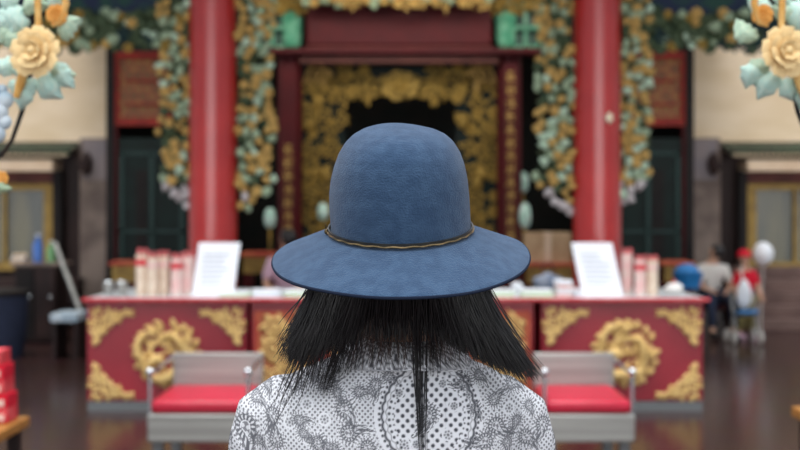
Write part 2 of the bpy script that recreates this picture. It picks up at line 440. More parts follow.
# jade lantern shaped bracket blocks
for s, nm, x0 in ((-1, 'left', 289), (1, 'right', 510)):
    dd = 12.85; c = X(x0 + (3 if s < 0 else -4), dd)
    t = thing('bracket_block', 'green glazed bracket block sitting on the %s end of the red beam' % nm, 'bracket', (c, dd, Z(50, 12.9) + .001), 'green glazed bracket blocks')
    MB().lathe([(0.07, 0), (0.1, 0.03), (0.11, 0.1), (0.12, 0.3), (0.14, 0.36), (0.11, 0.42)], (c, dd, Z(50, 12.9) + .001), 8).build('lantern_body', M['jade'], t)
    f = MB(); cx = c + s * 0.22 * 1
    x0_, x1_ = cx - 0.14, cx + 0.16
    for zz in (Z(50, 12.9) + .001, Z(30, dd), Z(8, dd)): f.b2(x0_, x1_, dd - 0.06, dd + 0.06, zz, zz + 0.035)
    for xx in (x0_, cx, x1_): f.b2(xx - 0.016, xx + 0.016, dd - 0.06, dd + 0.06, Z(50, 12.9) + .001, Z(8, dd))
    f.build('lattice_box', M['jade'], t)
    MB().b2(x0_, x1_, dd + 0.06, dd + 0.1, Z(46, dd), Z(9, dd)).build('backboard', M['jade_dark'], t)

# ------------------------------------------------------------------ ornament meshes (local, facing -Y, unit radius)
def peony(seed, rings=((9, .62, .42, 12), (8, .42, .36, 32), (6, .24, .27, 55)), core=0.17, seg=10):
    rr = random.Random(seed); mb = MB()
    for (n, rad, sz, tilt) in rings:
        for k in range(n):
            a = 2 * PI * (k + rr.uniform(-.15, .15)) / n + rad * 3
            tl = R(tilt + rr.uniform(-6, 6))
            def cup(p, _t=rr.uniform(.3, .5)):
                w = 1 - 0.12 * math.cos(5 * p.y) * (p.x > 0)
                return Vector((p.x * w, p.y, p.z + _t * (p.x * p.x + p.y * p.y) * 1.2))
            m = Matrix.Rotation(a, 3, 'Z') @ Matrix.Rotation(-tl, 3, 'Y')
            sub = MB(); sub.ell((0, 0, 0), (sz, sz * .85, sz * .22), None, seg, 6, cup)
            off = Vector((math.cos(a) * rad, math.sin(a) * rad, .1 + (0.62 - rad) * .7))
            mb.add([m @ v + off for v in sub.v], sub.f)
    mb.ell((0, 0, .38), (core, core, core * 1.1))
    for k in range(5):
        a = k * 2 * PI / 5; mb.ell((math.cos(a) * core, math.sin(a) * core, .36), (core * .55,) * 3, None, 8, 5)
    rx = Matrix.Rotation(R(90), 3, 'X')   # +Z -> -Y
    mb.v = [rx @ v for v in mb.v]
    return mb.mesh('peony')
def leafm(seed, lobes=3, nu=14, nv=6):
    """leaf from the origin along +X, length 1, facing -Y"""
    rr = random.Random(seed); mb = MB(); vs = []; fs = []
    cv = rr.uniform(-.18, .18)
    for side in (1, -1):
        for i in range(nu + 1):
            u = i / nu
            w = 0.30 * math.sin(PI * u ** 0.75) ** 0.8 * (1 + 0.14 * math.sin(lobes * 2 * PI * u)) + 0.004
            for j in range(nv + 1):
                v = -1 + 2 * j / nv
                z = v * w + cv * math.sin(PI * u)
                y = -0.12 * math.sin(PI * u) + 0.11 * v * v - 0.05 * math.exp(-(v * 5) ** 2) + 0.18 * u * u
                th = 0.035 * (1 - v * v * .7) * math.sin(PI * min(max(u, .03), .97))
                vs.append((u, y - side * th, z))
    W = nv + 1; o2 = (nu + 1) * W
    for i in range(nu):
        for j in range(nv):
            a = i * W + j
            fs.append((a, a + 1, a + W + 1, a + W)); fs.append((o2 + a, o2 + a + W, o2 + a + W + 1, o2 + a + 1))
    for i in range(nu):
        for j in (0, nv):
            a = i * W + j; fs.append((a, a + W, o2 + a + W, o2 + a))
    for j in range(nv):
        for i in (0, nu):
            a = i * W + j; fs.append((a, a + 1, o2 + a + 1, o2 + a))
    mb.add(vs, fs)
    return mb.mesh('leaf', ang=70)
def scrollm(seed):
    """spiral scroll about 1 unit across in the XZ plane"""
    rr = random.Random(seed); mb = MB(); pts = []; rd = []
    for i in range(26):
        t = i / 25; a = t * PI * 3.2; r = 0.42 * (1 - t) + 0.05
        pts.append((r * math.cos(a), -0.03 - 0.10 * t, r * math.sin(a))); rd.append(0.085 * (1 - .35 * t))
    pts = [(0.75, 0, -0.4), (0.6, 0, -0.2)] + pts; rd = [0.03, 0.06] + rd
    mb.tube(pts, rd, 7); mb.ell((0, -.14, 0), (.1, .08, .1), None, 8, 6)
    for k in range(5):
        a = -0.4 + k * 1.15 + rr.uniform(-.2, .2); r = .52
        mb.ell((r * math.cos(a), 0, r * math.sin(a)), (.22, .07, .1), (0, -a - .7, 0), 8, 6)
    return mb.mesh('scroll')
PEO = [peony(i) for i in (1, 2, 3)]
PEO_LO = [peony(10 + i, ((7, .6, .42, 12), (5, .3, .36, 40)), .2, 6) for i in range(2)]
LEAF = [leafm(i, 2 + i % 3) for i in range(4)]
LEAF_LO = [leafm(20 + i, 2, 8, 4) for i in range(3)]
SCR = [scrollm(i) for i in range(3)]
meshmat = {}
def mm(me, m):
    k = (me.name, m.name)
    if k not in meshmat:
        c = me.copy(); c.materials.clear(); c.materials.append(m); meshmat[k] = c
    return meshmat[k]
def poisson(inside, x0, x1, y0, y1, dist, rr, n=4000, mx=95):
    pts = []
    for _ in range(n):
        p = (rr.uniform(x0, x1), rr.uniform(y0, y1))
        if not inside(*p): continue
        if all((p[0] - q[0]) ** 2 + (p[1] - q[1]) ** 2 > dist * dist for q in pts): pts.append(p)
        if len(pts) >= mx: break
    return pts
def fill_carving(t, pts, d, rr, kinds, size):
    """kinds: list of (weight, what, material, size factor)"""
    tot = sum(k[0] for k in kinds)
    for (px, py) in pts:
        r = rr.uniform(0, tot); a = 0
        for k in kinds:
            a += k[0]
            if r <= a: break
        sz = size * k[3] * rr.uniform(.85, 1.15) * d / F
        loc = P(px, py, d - rr.uniform(0.02, 0.10))
        if k[1] == 'flower':
            put('flower', mm(PEO_LO[rr.randrange(2)], M[k[2]]), None, t, loc, (rr.uniform(-.3, .3), rr.uniform(0, 6.28), rr.uniform(-.3, .3)), sz)
        elif k[1] == 'leaf':
            ang = rr.uniform(0, 6.28)
            o = Vector((math.cos(ang), 0, math.sin(ang))) * sz
            put('leaf', mm(LEAF_LO[rr.randrange(3)], M[k[2]]), None, t, loc - o, (rr.uniform(-.25, .25), -ang, rr.uniform(-.2, .2)), (sz * 2, sz * 2, sz * 2.4))
        else:
            put('scroll', mm(SCR[rr.randrange(3)], M[k[2]]), None, t, loc, (0, rr.uniform(0, 6.28), 0), (sz * rr.choice((-1, 1)) * 2, sz * 2, sz * 2))

GK = [(.36, 'flower', 'gold', 1.1), (.26, 'leaf', 'leaf_green', 1.2), (.12, 'leaf', 'leaf_dark', 1.1), (.14, 'leaf', 'leaf_pale', 1.1), (.14, 'leaf', 'gold', 1.0)]
def hanging(name_side, s, pxs, y1, seed, inner):
    """carved bracket hugging a pillar; pxs given for the left side and mirrored when s = 1"""
    d = 10.5; rr = random.Random(seed)
    t = thing('carved_bracket', 'gold and green flower carving on the %s' % name_side, 'wood carving', P(800 - sum(pxs) / 2 + 10 if s > 0 else sum(pxs) / 2, y1, d), 'flower carvings beside the red pillars')
    def mir(px): return px if s < 0 else 810 - px
    a, b = pxs
    def inside(px, py):
        w = 1.0 if py < y1 - 38 else max(0, (y1 - py) / 38) ** .6
        wob = 2.5 * math.sin(py / 9.0)
        if inner: return a < px < a + (b - a) * w + wob
        return b - (b - a) * w - wob < px < b
    pts = poisson(inside, a - 4, b + 4, -4, y1 - 2, 7.2, rr, mx=96)
    main = [(mir(x), y) for x, y in pts if y < y1 - 24 or rr.random() < .3]
    tail = [(mir(x), y) for x, y in pts if (mir(x), y) not in main]
    fill_carving(t, main, d, rr, GK, 5.0)
    fill_carving(t, tail, d, rr, [(1, 'leaf', 'leaf_grey', 1.1)], 5.4)
    # dark scrolled backing that carries the flowers
    mb = MB()
    ed = a if inner else b
    cx = lambda u: mir(lerp(ed, (b if inner else a), u))
    for u in (.12, .45, .8):
        pp = []
        yy = -6
        while yy < y1 - 12 - 50 * u * u:
            pp.append(P(cx(u) + 3 * math.sin(yy / 11.0 + u * 9), yy, d)); yy += 6
        mb.tube(pp, 0.022, 6)
    yy = 0
    while yy < y1 - 40:
        mb.tube([P(cx(0.0), yy, d), P(cx(.5), yy + 6, d), P(cx(1), yy + 2, d)], 0.016, 6); yy += 15
    mb.build('openwork_backing', M['leaf_dark'], t)
hanging('outer side of the left red pillar', -1, (160, 189), 208, 3, False)
hanging('inner side of the left red pillar', -1, (238, 272), 214, 4, True)
hanging('inner side of the right red pillar', 1, (238, 272), 214, 5, True)
hanging('outer side of the right red pillar', 1, (160, 189), 208, 6, False)

def frieze(nm, px0, px1, py0, py1, d, seed, kinds, size, dist, label, backm='leaf_dark'):
    rr = random.Random(seed)
    t = thing('carved_frieze', label, 'wood carving', P((px0 + px1) / 2, py1, d), 'carved friezes under the beams')
    pts = poisson(lambda x, y: True, px0, px1, py0, py1, dist, rr, mx=95)
    fill_carving(t, pts, d, rr, kinds, size)
    MB().b2(X(px0, d), X(px1, d), d + 0.02, d + 0.08, Z(py1 - 2, d), Z(py0 + 1, d)).build('backboard', M[backm], t)
    return t
FK = [(.48, 'leaf', 'leaf_dark', 1.2), (.16, 'leaf', 'leaf_green', 1.1), (.05, 'leaf', 'leaf_pale', .8), (.16, 'flower', 'gold_dark', .9), (.08, 'flower', 'gold', 1.0), (.1, 'scroll', 'navy_paint', 1.0)]
frieze('l', 70, 189, 13, 48, 10.55, 11, FK, 6.5, 7.0, 'dark green and gold carved frieze running left from the left red pillar')
frieze('r', 621, 742, 13, 48, 10.55, 12, FK, 6.5, 7.0, 'dark green and gold carved frieze running right from the right red pillar')
frieze('ll', -60, 69, 13, 48, 10.55, 13, FK, 7.5, 9.0, 'end stretch of carved frieze behind the left foreground peony')
frieze('rr', 743, 860, 13, 48, 10.55, 14, FK, 7.5, 9.0, 'end stretch of carved frieze behind the right foreground peony')
TK = [(.4, 'scroll', 'gold', 1.0), (.3, 'flower', 'gold', .9), (.3, 'leaf', 'leaf_green', 1.1)]
frieze('t', 306, 492, -8, 4, 12.5, 15, TK, 6.0, 7.0, 'gold carved frieze along the top of the wide red shrine beam')
VK = [(.5, 'scroll', 'gold_dark', 1.2), (.25, 'flower', 'gold_dark', .9), (.25, 'leaf', 'leaf_green', 1.1)]
frieze('v', 273, 305, -8, 12, 12.82, 16, VK, 6.0, 7.0, 'gold scrollwork above the left green bracket block')
frieze('v', 495, 538, -8, 12, 12.82, 17, VK, 6.0, 7.0, 'gold scrollwork above the right green bracket block')
for i, (a, b) in enumerate(((-60, 192), (618, 860))):
    bm_ = MB().b2(X(a, 10.7), X(b, 10.7), 10.62, 10.95, Z(14, 10.62), 4.4)
    o = bm_.build('painted_beam', M['navy_paint']); tag(o, 'navy and green painted beam above the %s carved frieze' % ('left', 'right')[i], 'beam', 'painted eave beams', 'thing')
o = MB().b2(X(241, 10.7), X(570, 10.7), 10.62, 10.95, 3.78, 4.4).build('painted_beam', M['navy_paint']); tag(o, 'navy painted beam spanning between the two red pillars', 'beam', 'painted eave beams', 'thing')

# gold carved screen with the dark arch
d = 13.25
scr = thing('carved_screen', 'dense gold openwork screen framing the dark shrine arch', 'carved screen', (0, d, 0))
rr = random.Random(21)
def archin(px, py):
    x = abs(px - 400)
    if x > 97: return False
    if py < 100 - 10 * math.cos(min(x / 55, 1) * PI / 2): return True
    lim = 59 + (6 if py > 130 else 0) + 5 * math.sin(py / 12)
    return x > lim
pts = poisson(lambda x, y: archin(x, y), 304, 400, 66, 285, 11.0, rr, mx=46)
pts = [p for p in pts if abs(p[0] - 400) > 24 or p[1] > 110]
pts = pts + [(800 - x, y) for x, y in pts]
fill_carving(scr, pts, d, rr, [(.62, 'scroll', 'gold_dark', 1.1), (.2, 'flower', 'gold_dark', .9), (.18, 'leaf', 'gold_dark', 1.2)], 7.6)
put('flower', mm(PEO_LO[0], M['gold_dark']), None, scr, P(400, 86, d - .12), (0, 0, 0), (.25, .2, .2))
for sx in (-1, 1):
    put('scroll', mm(SCR[0], M['gold_dark']), None, scr, P(400 + sx * 26, 90, d - .08), (0, 0, 0), (-sx * .3, .3, .3))
    put('scroll', mm(SCR[1], M['gold']), None, scr, P(400 + sx * 82, 75, d - .1), (0, 0, 0), (sx * .26, .3, .3))
bk = MB()
bk.b2(X(302, d), X(344, d), d + .02, d + .07, 0, Z(64, d)); bk.b2(X(456, d), X(498, d), d + .02, d + .07, 0, Z(64, d)); bk.b2(X(344, d), X(456, d), d + .02, d + .07, Z(94, d), Z(64, d))
bk.build('backing', M['green_dark'], scr)
# altar deep in the arch
al = thing('altar', 'dark altar table deep inside the shrine arch', 'altar', (0, 15.5, 0))
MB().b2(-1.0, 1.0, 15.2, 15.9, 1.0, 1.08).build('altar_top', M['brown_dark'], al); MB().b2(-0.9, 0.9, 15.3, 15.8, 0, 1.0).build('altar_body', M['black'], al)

# ------------------------------------------------------------------ counter
def cornerm():
    mb = MB(); rr = random.Random(5)
    spots = [(.12, .12, .15), (.34, .1, .13), (.56, .09, .1), (.76, .07, .07), (.1, .34, .14), (.08, .58, .11), (.07, .8, .07), (.3, .3, .13), (.48, .24, .08), (.22, .5, .09)]
    for x, z, r in spots:
        pts = [(x + r * (1 - i / 14) * math.cos(i * .55), -.03, z + r * (1 - i / 14) * math.sin(i * .55)) for i in range(13)]
        mb.tube(pts, [.045 * (1 - i / 22) for i in range(13)], 6)
        for k in range(3):
            a = rr.uniform(0, 6.28); mb.ell((x + r * .8 * math.cos(a), -.01, z + r * .8 * math.sin(a)), (.09, .04, .045), (0, -a, 0), 8, 5)
    return mb.mesh('corner')
def medalm(seed):
    """coiled dragon in clouds, radius 1, facing -Y"""
    mb = MB(); rr = random.Random(seed)
    pts = []; rd = []
    for i in range(60):
        t = i / 59; a = 2.4 + t * 7.6; r = .82 - .48 * t + .06 * math.sin(t * 30)
        pts.append((r * math.cos(a), -.1 - .06 * math.sin(t * 22), r * math.sin(a))); rd.append(.05 + .1 * math.sin(PI * min(1, t * 1.15 + .08)))
    mb.tube(pts, rd, 8)
    for i in range(2, 58, 2):
        p = Vector(pts[i]); a = math.atan2(p.z, p.x); mb.ell(p + Vector((math.cos(a) * rd[i], -.02, math.sin(a) * rd[i])), (.07, .04, .035), (0, -a, 0), 6, 4)
    hx, hz = pts[-1][0], pts[-1][2]
    mb.ell((hx, -.22, hz), (.19, .12, .15)); mb.ell((hx - .15, -.25, hz - .06), (.13, .09, .08))
    for s in (-1, 1): mb.tube([(hx, -.25, hz + .08 * s), (hx + .16, -.25, hz + .16 * s), (hx + .3, -.22, hz + .15 * s)], [.04, .03, .01], 6)
    for k in range(4):
        a = .6 + k * 1.55; p = Vector((.62 * math.cos(a), -.12, .62 * math.sin(a)))
        for q in range(4):
            b = a + (q - 1.5) * .5; mb.tube([p, p + Vector((.16 * math.cos(b), -.04, .16 * math.sin(b))), p + Vector((.27 * math.cos(b + .3), 0, .27 * math.sin(b + .3)))], [.06, .045, .012], 6)
    for k in range(18):
        a = k * 2 * PI / 18 + rr.uniform(-.1, .1); r = .88
        mb.ell((r * math.cos(a), -.04, r * math.sin(a)), (.15, .07, .08), (0, -a - rr.uniform(.5, 1.2), 0), 8, 5)
    for k in range(75):
        a = rr.uniform(0, 6.28); r = .86 * math.sqrt(rr.random()); mb.ell((r * math.cos(a), -.04, r * math.sin(a)), (.11, .06, .06), (0, rr.uniform(0, 6), 0), 8, 5)
    return mb.mesh('dragon')
CORN = cornerm(); MED = [medalm(3), medalm(8)]
cd = 8.7
def unit(px0, px1, label, which):
    x0, x1 = X(px0, cd), X(px1, cd); xc = (x0 + x1) / 2
    t = thing('counter_cabinet', label, 'counter', (xc, cd + .3, 0), 'red and gold counter cabinets')
    MB().b2(x0, x1, cd, cd + 1.02, .075, .862).build('body', M['red_counter'], t, bevel=.01)
    MB().b2(x0 + .01, x1 - .01, cd - .02, cd + .6, 0, .075).build('plinth', M['steel_dark'], t)
    MB().b2(x0, x1, cd - .02, cd, .835, .862).build('top_rail', M['red_counter'], t, bevel=.005)
    return t, x0, x1
for nm, a, b, i in (('left', 87, 247, 0), ('right', 541, 703, 1)):
    t, x0, x1 = unit(a, b, 'red counter cabinet on the %s with a round gold dragon and gold corner ornaments' % nm, i)
    pm = 167 if i == 0 else 625
    put('dragon_medallion', mm(MED[i], M['gold_pale']), None, t, P(pm, 353, cd - .005), (0, 0 if i == 0 else .6, 0), (.275, .25, .275))
    for sx, xx in ((1, x0 + .04), (-1, x1 - .04)):
        for sz, zz in ((1, .10), (-1, .79)):
            put('corner_ornament', mm(CORN, M['gold_pale']), None, t, (xx, cd - .005, zz), (0, 0, 0), (.38 * sx, .3, .30 * sz))
t, x0, x1 = unit(251, 534, 'middle counter cabinet with orange framed gold panels behind the woman', 2)
w = (x1 - x0) / 4
for k in range(4):
    a = x0 + k * w + .03; b = a + w - .06
    fr = MB(); fr.b2(a, b, cd - .02, cd, .74, .78); fr.b2(a, b, cd - .02, cd, .12, .16); fr.b2(a, a + .035, cd - .02, cd, .16, .74); fr.b2(b - .035, b, cd - .02, cd, .16, .74)
    pn = fr.build('panel_frame', M['orange'], t)
    MB().b2(a + .035, b - .035, cd - .008, cd, .16, .74).build('panel', M['ochre_panel'], pn)
    for (u, v, sgn) in ((.3, .28, 1), (.7, .28, -1), (.3, .5, -1), (.7, .5, 1), (.3, .66, 1), (.7, .66, -1), (.5, .4, 1), (.5, .6, -1)):
        put('carving', mm(SCR[k % 3], M['gold_pale']), None, pn, (lerp(a, b, u), cd - .02, v), (0, u * 5 + v * 7, 0), (.17 * sgn, .17, .17))
x0, x1 = X(84, cd), X(708, cd)
top = thing('worktop', 'long pale counter top with a red front edge carried by the three cabinets', 'counter top', (0, cd + .3, .863))
MB().b2(x0 + .02, x1 - .02, cd - .04, cd + 1.1, .863, .885).build('slab', M['marble_top'], top, bevel=.004)
MB().b2(x0, x1, cd - .065, cd - .042, .862, .888).build('front_edge', M['wrap_red'], top, bevel=.004)
TZ = .886

# ------------------------------------------------------------------ things on the counter
def cz(px, d): return X(px, d)
# clear upright notice boards
def notice(label, xb0, xb1, xt0, xt1, yt, d):
    t = thing('notice_board', label, 'sign', (X((xb0 + xb1) / 2, d), d, TZ), 'white notice boards on the counter')
    h = Z(yt, d) - TZ
    x0b, x1b, x0t, x1t = [X(v, d) for v in (xb0, xb1, xt0, xt1)]
    lean = .09
    mb = MB()
    vs = [(x0b, d - .006, TZ + .005), (x1b, d - .006, TZ + .005), (x1t, d + lean - .006, TZ + h), (x0t, d + lean - .006, TZ + h)]
    vs += [(x, y + .012, z) for x, y, z in vs]
    mb.add(vs, [(0, 1, 2, 3), (7, 6, 5, 4), (0, 4, 5, 1), (1, 5, 6, 2), (2, 6, 7, 3), (3, 7, 4, 0)])
    mb.build('sheet', M['white'], t, bevel=.003)
    f = MB(); f.b2(x0b - .005, x1b + .005, d - .03, d + .1, TZ, TZ + .012); f.build('foot', M['chrome'], t)
    ins = MB()
    rr = random.Random(int(xb0))
    for k in range(7):
        v = .2 + k * .095; l = rr.uniform(.45, .7)
        xa = lerp(lerp(x0b, x0t, v), lerp(x1b, x1t, v), .15); xb = lerp(lerp(x0b, x0t, v), lerp(x1b, x1t, v), .15 + l)
        y = d + lean * v - .0095; z = TZ + h * v
        ins.b2(xa, xb, y, y + .002, z, z + .008)
    ins.build('printed_lines', M['ink'], t)
notice('white leaning notice board at the left end in front of the left pillar', 192, 233, 197, 239, 243, 8.95)
notice('white leaning notice board at the right end in front of the right pillar', 582, 623, 573, 614, 243, 8.95)

def bundle_proto():
    t = thing('incense_bundle', '', 'incense', (0, 0, 0), 'paper wrapped incense bundles')
    mb = MB(); h = .33; r = .045
    mb.lathe([(r, 0), (r * 1.03, h * .4), (r, h)], (0, 0, 0), 12, cap=True); mb.build('wrapper', M['wrap_cream'], t)
    s = MB(); rr = random.Random(2)
    for k in range(26):
        a = rr.uniform(0, 6.28); q = r * .85 * math.sqrt(rr.random())
        s.tube([(q * math.cos(a), q * math.sin(a), h - .02), (q * math.cos(a) * 1.1, q * math.sin(a) * 1.1, h + rr.uniform(.03, .05))], .004, 5)
    s.build('stick_tips', M['pink_stick'], t)
    MB().lathe([(r * 1.05, h * .72), (r * 1.06, h * .88)], (0, 0, 0), 12).build('paper_label', M['wrap_red'], t)
    return t
def dup(root, loc, scale, label, mats=None):
    r = root.copy(); COL.objects.link(r); r.location = loc; r.scale = scale; r['label'] = label
    for c in root.children:
        k = c.copy(); COL.objects.link(k); k.parent = r
    return r
bp = bundle_proto()
spec = [(142, 9.02, 1.1, 1.0, 'pale incense bundle with a red top, first from the left end of the counter'),
        (153, 8.98, 1.05, .93, 'pale incense bundle, second from the left end of the counter'),
        (164, 9.04, 1.0, .95, 'pale incense bundle, third from the left end of the counter'),
        (177, 8.97, 1.08, .9, 'pale incense bundle, second left of the left notice board'),
        (188, 9.03, 1.08, .94, 'pale incense bundle touching the left notice board'),
        (627, 9.1, 1.0, 1.0, 'pale incense bundle right behind the right notice board'),
        (640, 8.98, 1.0, .86, 'pale incense bundle, second right of the right notice board'),
        (652, 9.0, 1.05, .86, 'pale incense bundle, rightmost on the counter')]
for i, (px, d, sw, sh, lab) in enumerate(spec):
    loc = (X(px, d), d, TZ)
    if i == 0: bp.location = loc; bp.scale = (sw, sw, sh); bp['label'] = lab
    else: dup(bp, loc, (sw, sw, sh), lab)
    if i == 0: continue
    for c in list(bpy.context.scene.objects):
        if c.parent is not None and c.parent.get('label') == lab and c.name.startswith('paper_label') and i in (1, 2, 4, 5, 7):
            c.data = c.data.copy(); c.data.materials.clear(); c.data.materials.append(M['pink_paper'])
        if c.parent is not None and c.parent.get('label') == lab and c.name.startswith('wrapper') and i in (3, 4, 5, 6):
            c.data = c.data.copy(); c.data.materials.clear(); c.data.materials.append(M['pink_paper'])
bpy.context.view_layer.update()
# cups
for px, lab in ((109, 'steel cup at the far left end of the counter'), (122, 'steel cup beside the incense bundles on the left')):
    t = thing('metal_cup', lab, 'cup', (X(px, 8.95), 8.95, TZ), 'steel cups on the counter')
    MB().lathe([(.034, 0), (.042, .04), (.046, .11), (.042, .11), (.036, .01)], (X(px, 8.95), 8.95, TZ), 20).build('bowl', M['steel'], t)
    MB().lathe([(.044, .108), (.049, .112), (.046, .116)], (X(px, 8.95), 8.95, TZ), 20).build('rim', M['chrome'], t)
def booklet(px0, px1, d, th, m, lab, ztop=0, rot=0, dy=.2):
    t = thing('booklet_stack', lab, 'booklets', (X((px0 + px1) / 2, d), d, TZ + ztop), 'stacks of paper on the counter')
    n = 4
    for k in range(n):
        MB().box((0, 0, 0), (abs(X(px1, d) - X(px0, d)) - .01, dy, th / n * .9)).build('booklet', M[m] if k % 2 == 0 or m == 'white' else M['white'], t, loc=(X((px0 + px1) / 2, d) + .004 * ((k * 7) % 3 - 1), d, TZ + ztop + th / n * (k + .5)), rot=(0, 0, rot + .02 * ((k * 5) % 3 - 1)))
booklet(221, 251, 8.9, .035, 'green_paper', 'pale green booklets right of the left notice board')
booklet(254, 282, 8.92, .05, 'white', 'white leaflets under the left edge of the hat brim')
booklet(285, 312, 8.88, .05, 'green_paper', 'pale green booklets just behind the left hat brim')
booklet(488, 514, 8.9, .05, 'green_paper', 'pale green booklets just behind the right hat brim')
booklet(512, 522, 9.15, .09, 'white', 'white leaflets just right of the hat brim')
booklet(520, 552, 8.87, .055, 'green_paper', 'wide pale green booklets left of the pink and white stack')
booklet(555, 572, 8.85, .13, 'pink_paper', 'pink and white pile of papers left of the right notice board')
booklet(573, 580, 8.8, .06, 'white', 'small white paper stack at the foot of the right notice board')
# small cloths at right end
t = thing('paper_parcel', 'small crumpled white parcel at the right end of the counter', 'parcel', (X(674, 9), 9, TZ))
q = MB(); q.ell((X(674, 9), 9, TZ + .05), (.075, .06, .05), None, 12, 8, lambda p: p * (1 + .12 * math.sin(5 * p.x) * math.cos(6 * p.z))); q.build('wrapping', M['white_cloth'], t)
q = MB(); q.tube([(X(674, 9) - .02, 9, TZ + .095), (X(674, 9), 9, TZ + .125), (X(674, 9) + .02, 9, TZ + .095)], .006, 6); q.build('tie', M['wrap_red'], t)

# ------------------------------------------------------------------ behind the counter
def altar_table(px0, px1, d, ztop, lab):
    x0, x1 = X(px0, d), X(px1, d)
    t = thing('altar_table', lab, 'table', ((x0 + x1) / 2, d, 0), 'small altar tables behind the counter')
    MB().b2(x0 - .03, x1 + .03, d - .25, d + .25, ztop - .04, ztop).build('table_top', M['orange'], t, bevel=.005)
    MB().b2(x0, x1, d - .22, d - .2, ztop - .22, ztop - .04).build('apron', M['window_gold'], t)
    for xx in (x0 + .03, x1 - .03):
        for yy in (d - .18, d + .18):
            MB().b2(xx - .03, xx + .03, yy - .03, yy + .03, 0, ztop - .04).build('leg', M['red_dark'], t)
    return t
altar_table(117, 140, 12.3, Z(261, 12.3), 'small orange and gold altar table behind the steel cups')
altar_table(660, 687, 12.3, Z(261, 12.3), 'small orange and gold altar table behind the right end of the counter')
altar_table(246, 272, 12.0, Z(252, 12.0), 'gold fronted altar table between the left pillar and the hat')
altar_table(524, 569, 12.0, Z(262, 12.0), 'altar table between the hat and the right pillar')
t = thing('cardboard_box', 'cream cardboard box right of the hat, on the altar table', 'box', (X(546, 12), 12, Z(262, 12)))
bz = Z(262, 12) + .001
MB().b2(X(524, 12), X(569, 12), 11.85, 12.15, bz, bz + .32).build('carton', M['card'], t, bevel=.006)
MB().b2(X(543, 12), X(549, 12), 11.845, 12.152, bz + .005, bz + .323).build('tape', M['cream'], t)
t = thing('cloth_bag', 'slumped grey blue cloth bag on the counter before the cardboard box', 'bag', (X(548, 9.2), 9.2, TZ))
q = MB(); q.ell((X(548, 9.2), 9.2, TZ + .085), (.12, .07, .085), None, 14, 10, lambda p: Vector((p.x * (1 + .15 * math.sin(4 * p.z)), p.y, p.z * (1 + .12 * math.cos(6 * p.x))))); q.build('bag_body', M['grey_cloth'], t)
q = MB(); q.tube([P(541, 274, 9.2), P(544, 264, 9.2), P(550, 262, 9.2), P(555, 273, 9.2)], .008, 6); q.build('strap', M['brown_red'], t)
t = thing('white_cup', 'white paper cup standing on the counter beside the grey bag', 'cup', (X(560, 9.2), 9.2, TZ))
MB().lathe([(.03, 0), (.04, .1), (.037, .1), (.028, .008)], (X(560, 9.2), 9.2, TZ), 18).build('cup_body', M['white'], t)
# tall porcelain lamps
for px, y0, y1, d, lab in ((270, 208, 228, 12.6, 'pale green lamp on a slim stand left of the left inner column'),
                           (323, 203, 220, 12.9, 'pale teal lamp on a slim stand just left of the hat crown'),
                           (525, 203, 228, 12.5, 'tall white lamp on a slim stand right of the right inner column'),
                           (523, 172, 192, 13.6, 'high pale lamp on a taller stand behind the white one')):
    c = X(px, d)
    t = thing('altar_lamp', lab, 'lamp', (c, d, 0), 'pale lamps on slim stands')
    MB().lathe([(.12, 0), (.12, .03), (.03, .06)], (c, d, 0), 20).build('foot', M['gold_dark'], t)
    MB().lathe([(.015, .05), (.015, Z(y1, d))], (c, d, 0), 10).build('pole', M['gold_dark'], t)
    h = Z(y0, d) - Z(y1, d)
    MB().lathe([(.03, 0), (.06, h * .15), (.07, h * .5), (.055, h * .85), (.025, h)], (c, d, Z(y1, d)), 16).build('lamp_shade', M['porcelain'], t)

# ------------------------------------------------------------------ steel benches with red seats
def bench(s, nm):
    def mx(px): return (px - 400) if s < 0 else (401 - px)
    d0, d1 = 6.5, 7.2
    xo = -253 * d0 / F; xi = xo + .60
    if s > 0: xo, xi = -xo * .93, -xi * .93 + .02
    lo, hi = min(xo, xi), max(xo, xi)
    t = thing('bench', 'steel bench with a red padded seat on the %s of the woman' % nm, 'bench', ((lo + hi) / 2, (d0 + d1) / 2, 0), 'steel benches with red seats')
    MB().b2(lo, hi, d0, d1, .205, .37).build('seat_box', M['steel'], t, bevel=.01)
    for xx in (lo + .05, hi - .05):
        for yy in (d0 + .08, d1 - .08): MB().b2(xx - .03, xx + .03, yy - .03, yy + .03, 0, .205).build('leg', M['steel_dark'], t)
    MB().b2(lo + .02, hi - .02, d0 + .01, d1 - .07, .372, .45).build('seat', M['seat_red'], t, bevel=.025)
    MB().b2(lo + .02, hi - .0, d1 - .065, d1 - .01, .37, Z(352, d1)).build('backrest', M['steel'], t, bevel=.01)
    for xx in (lo + .012, hi - .012):
        a = MB(); a.tube([(xx, d0 + .03, .37), (xx, d0 + .03, .60)], .012, 10); a.tube([(xx, d0 + .03, .60), (xx, d1 - .03, .62)], .011, 10); ar = a.build('armrest', M['chrome'], t)
        q = MB(); q.ell((xx, d0 + .03, .615), (.026, .026, .026), None, 16, 10); q.build('knob', M['chrome'], ar)
bench(-1, 'left'); bench(1, 'right')

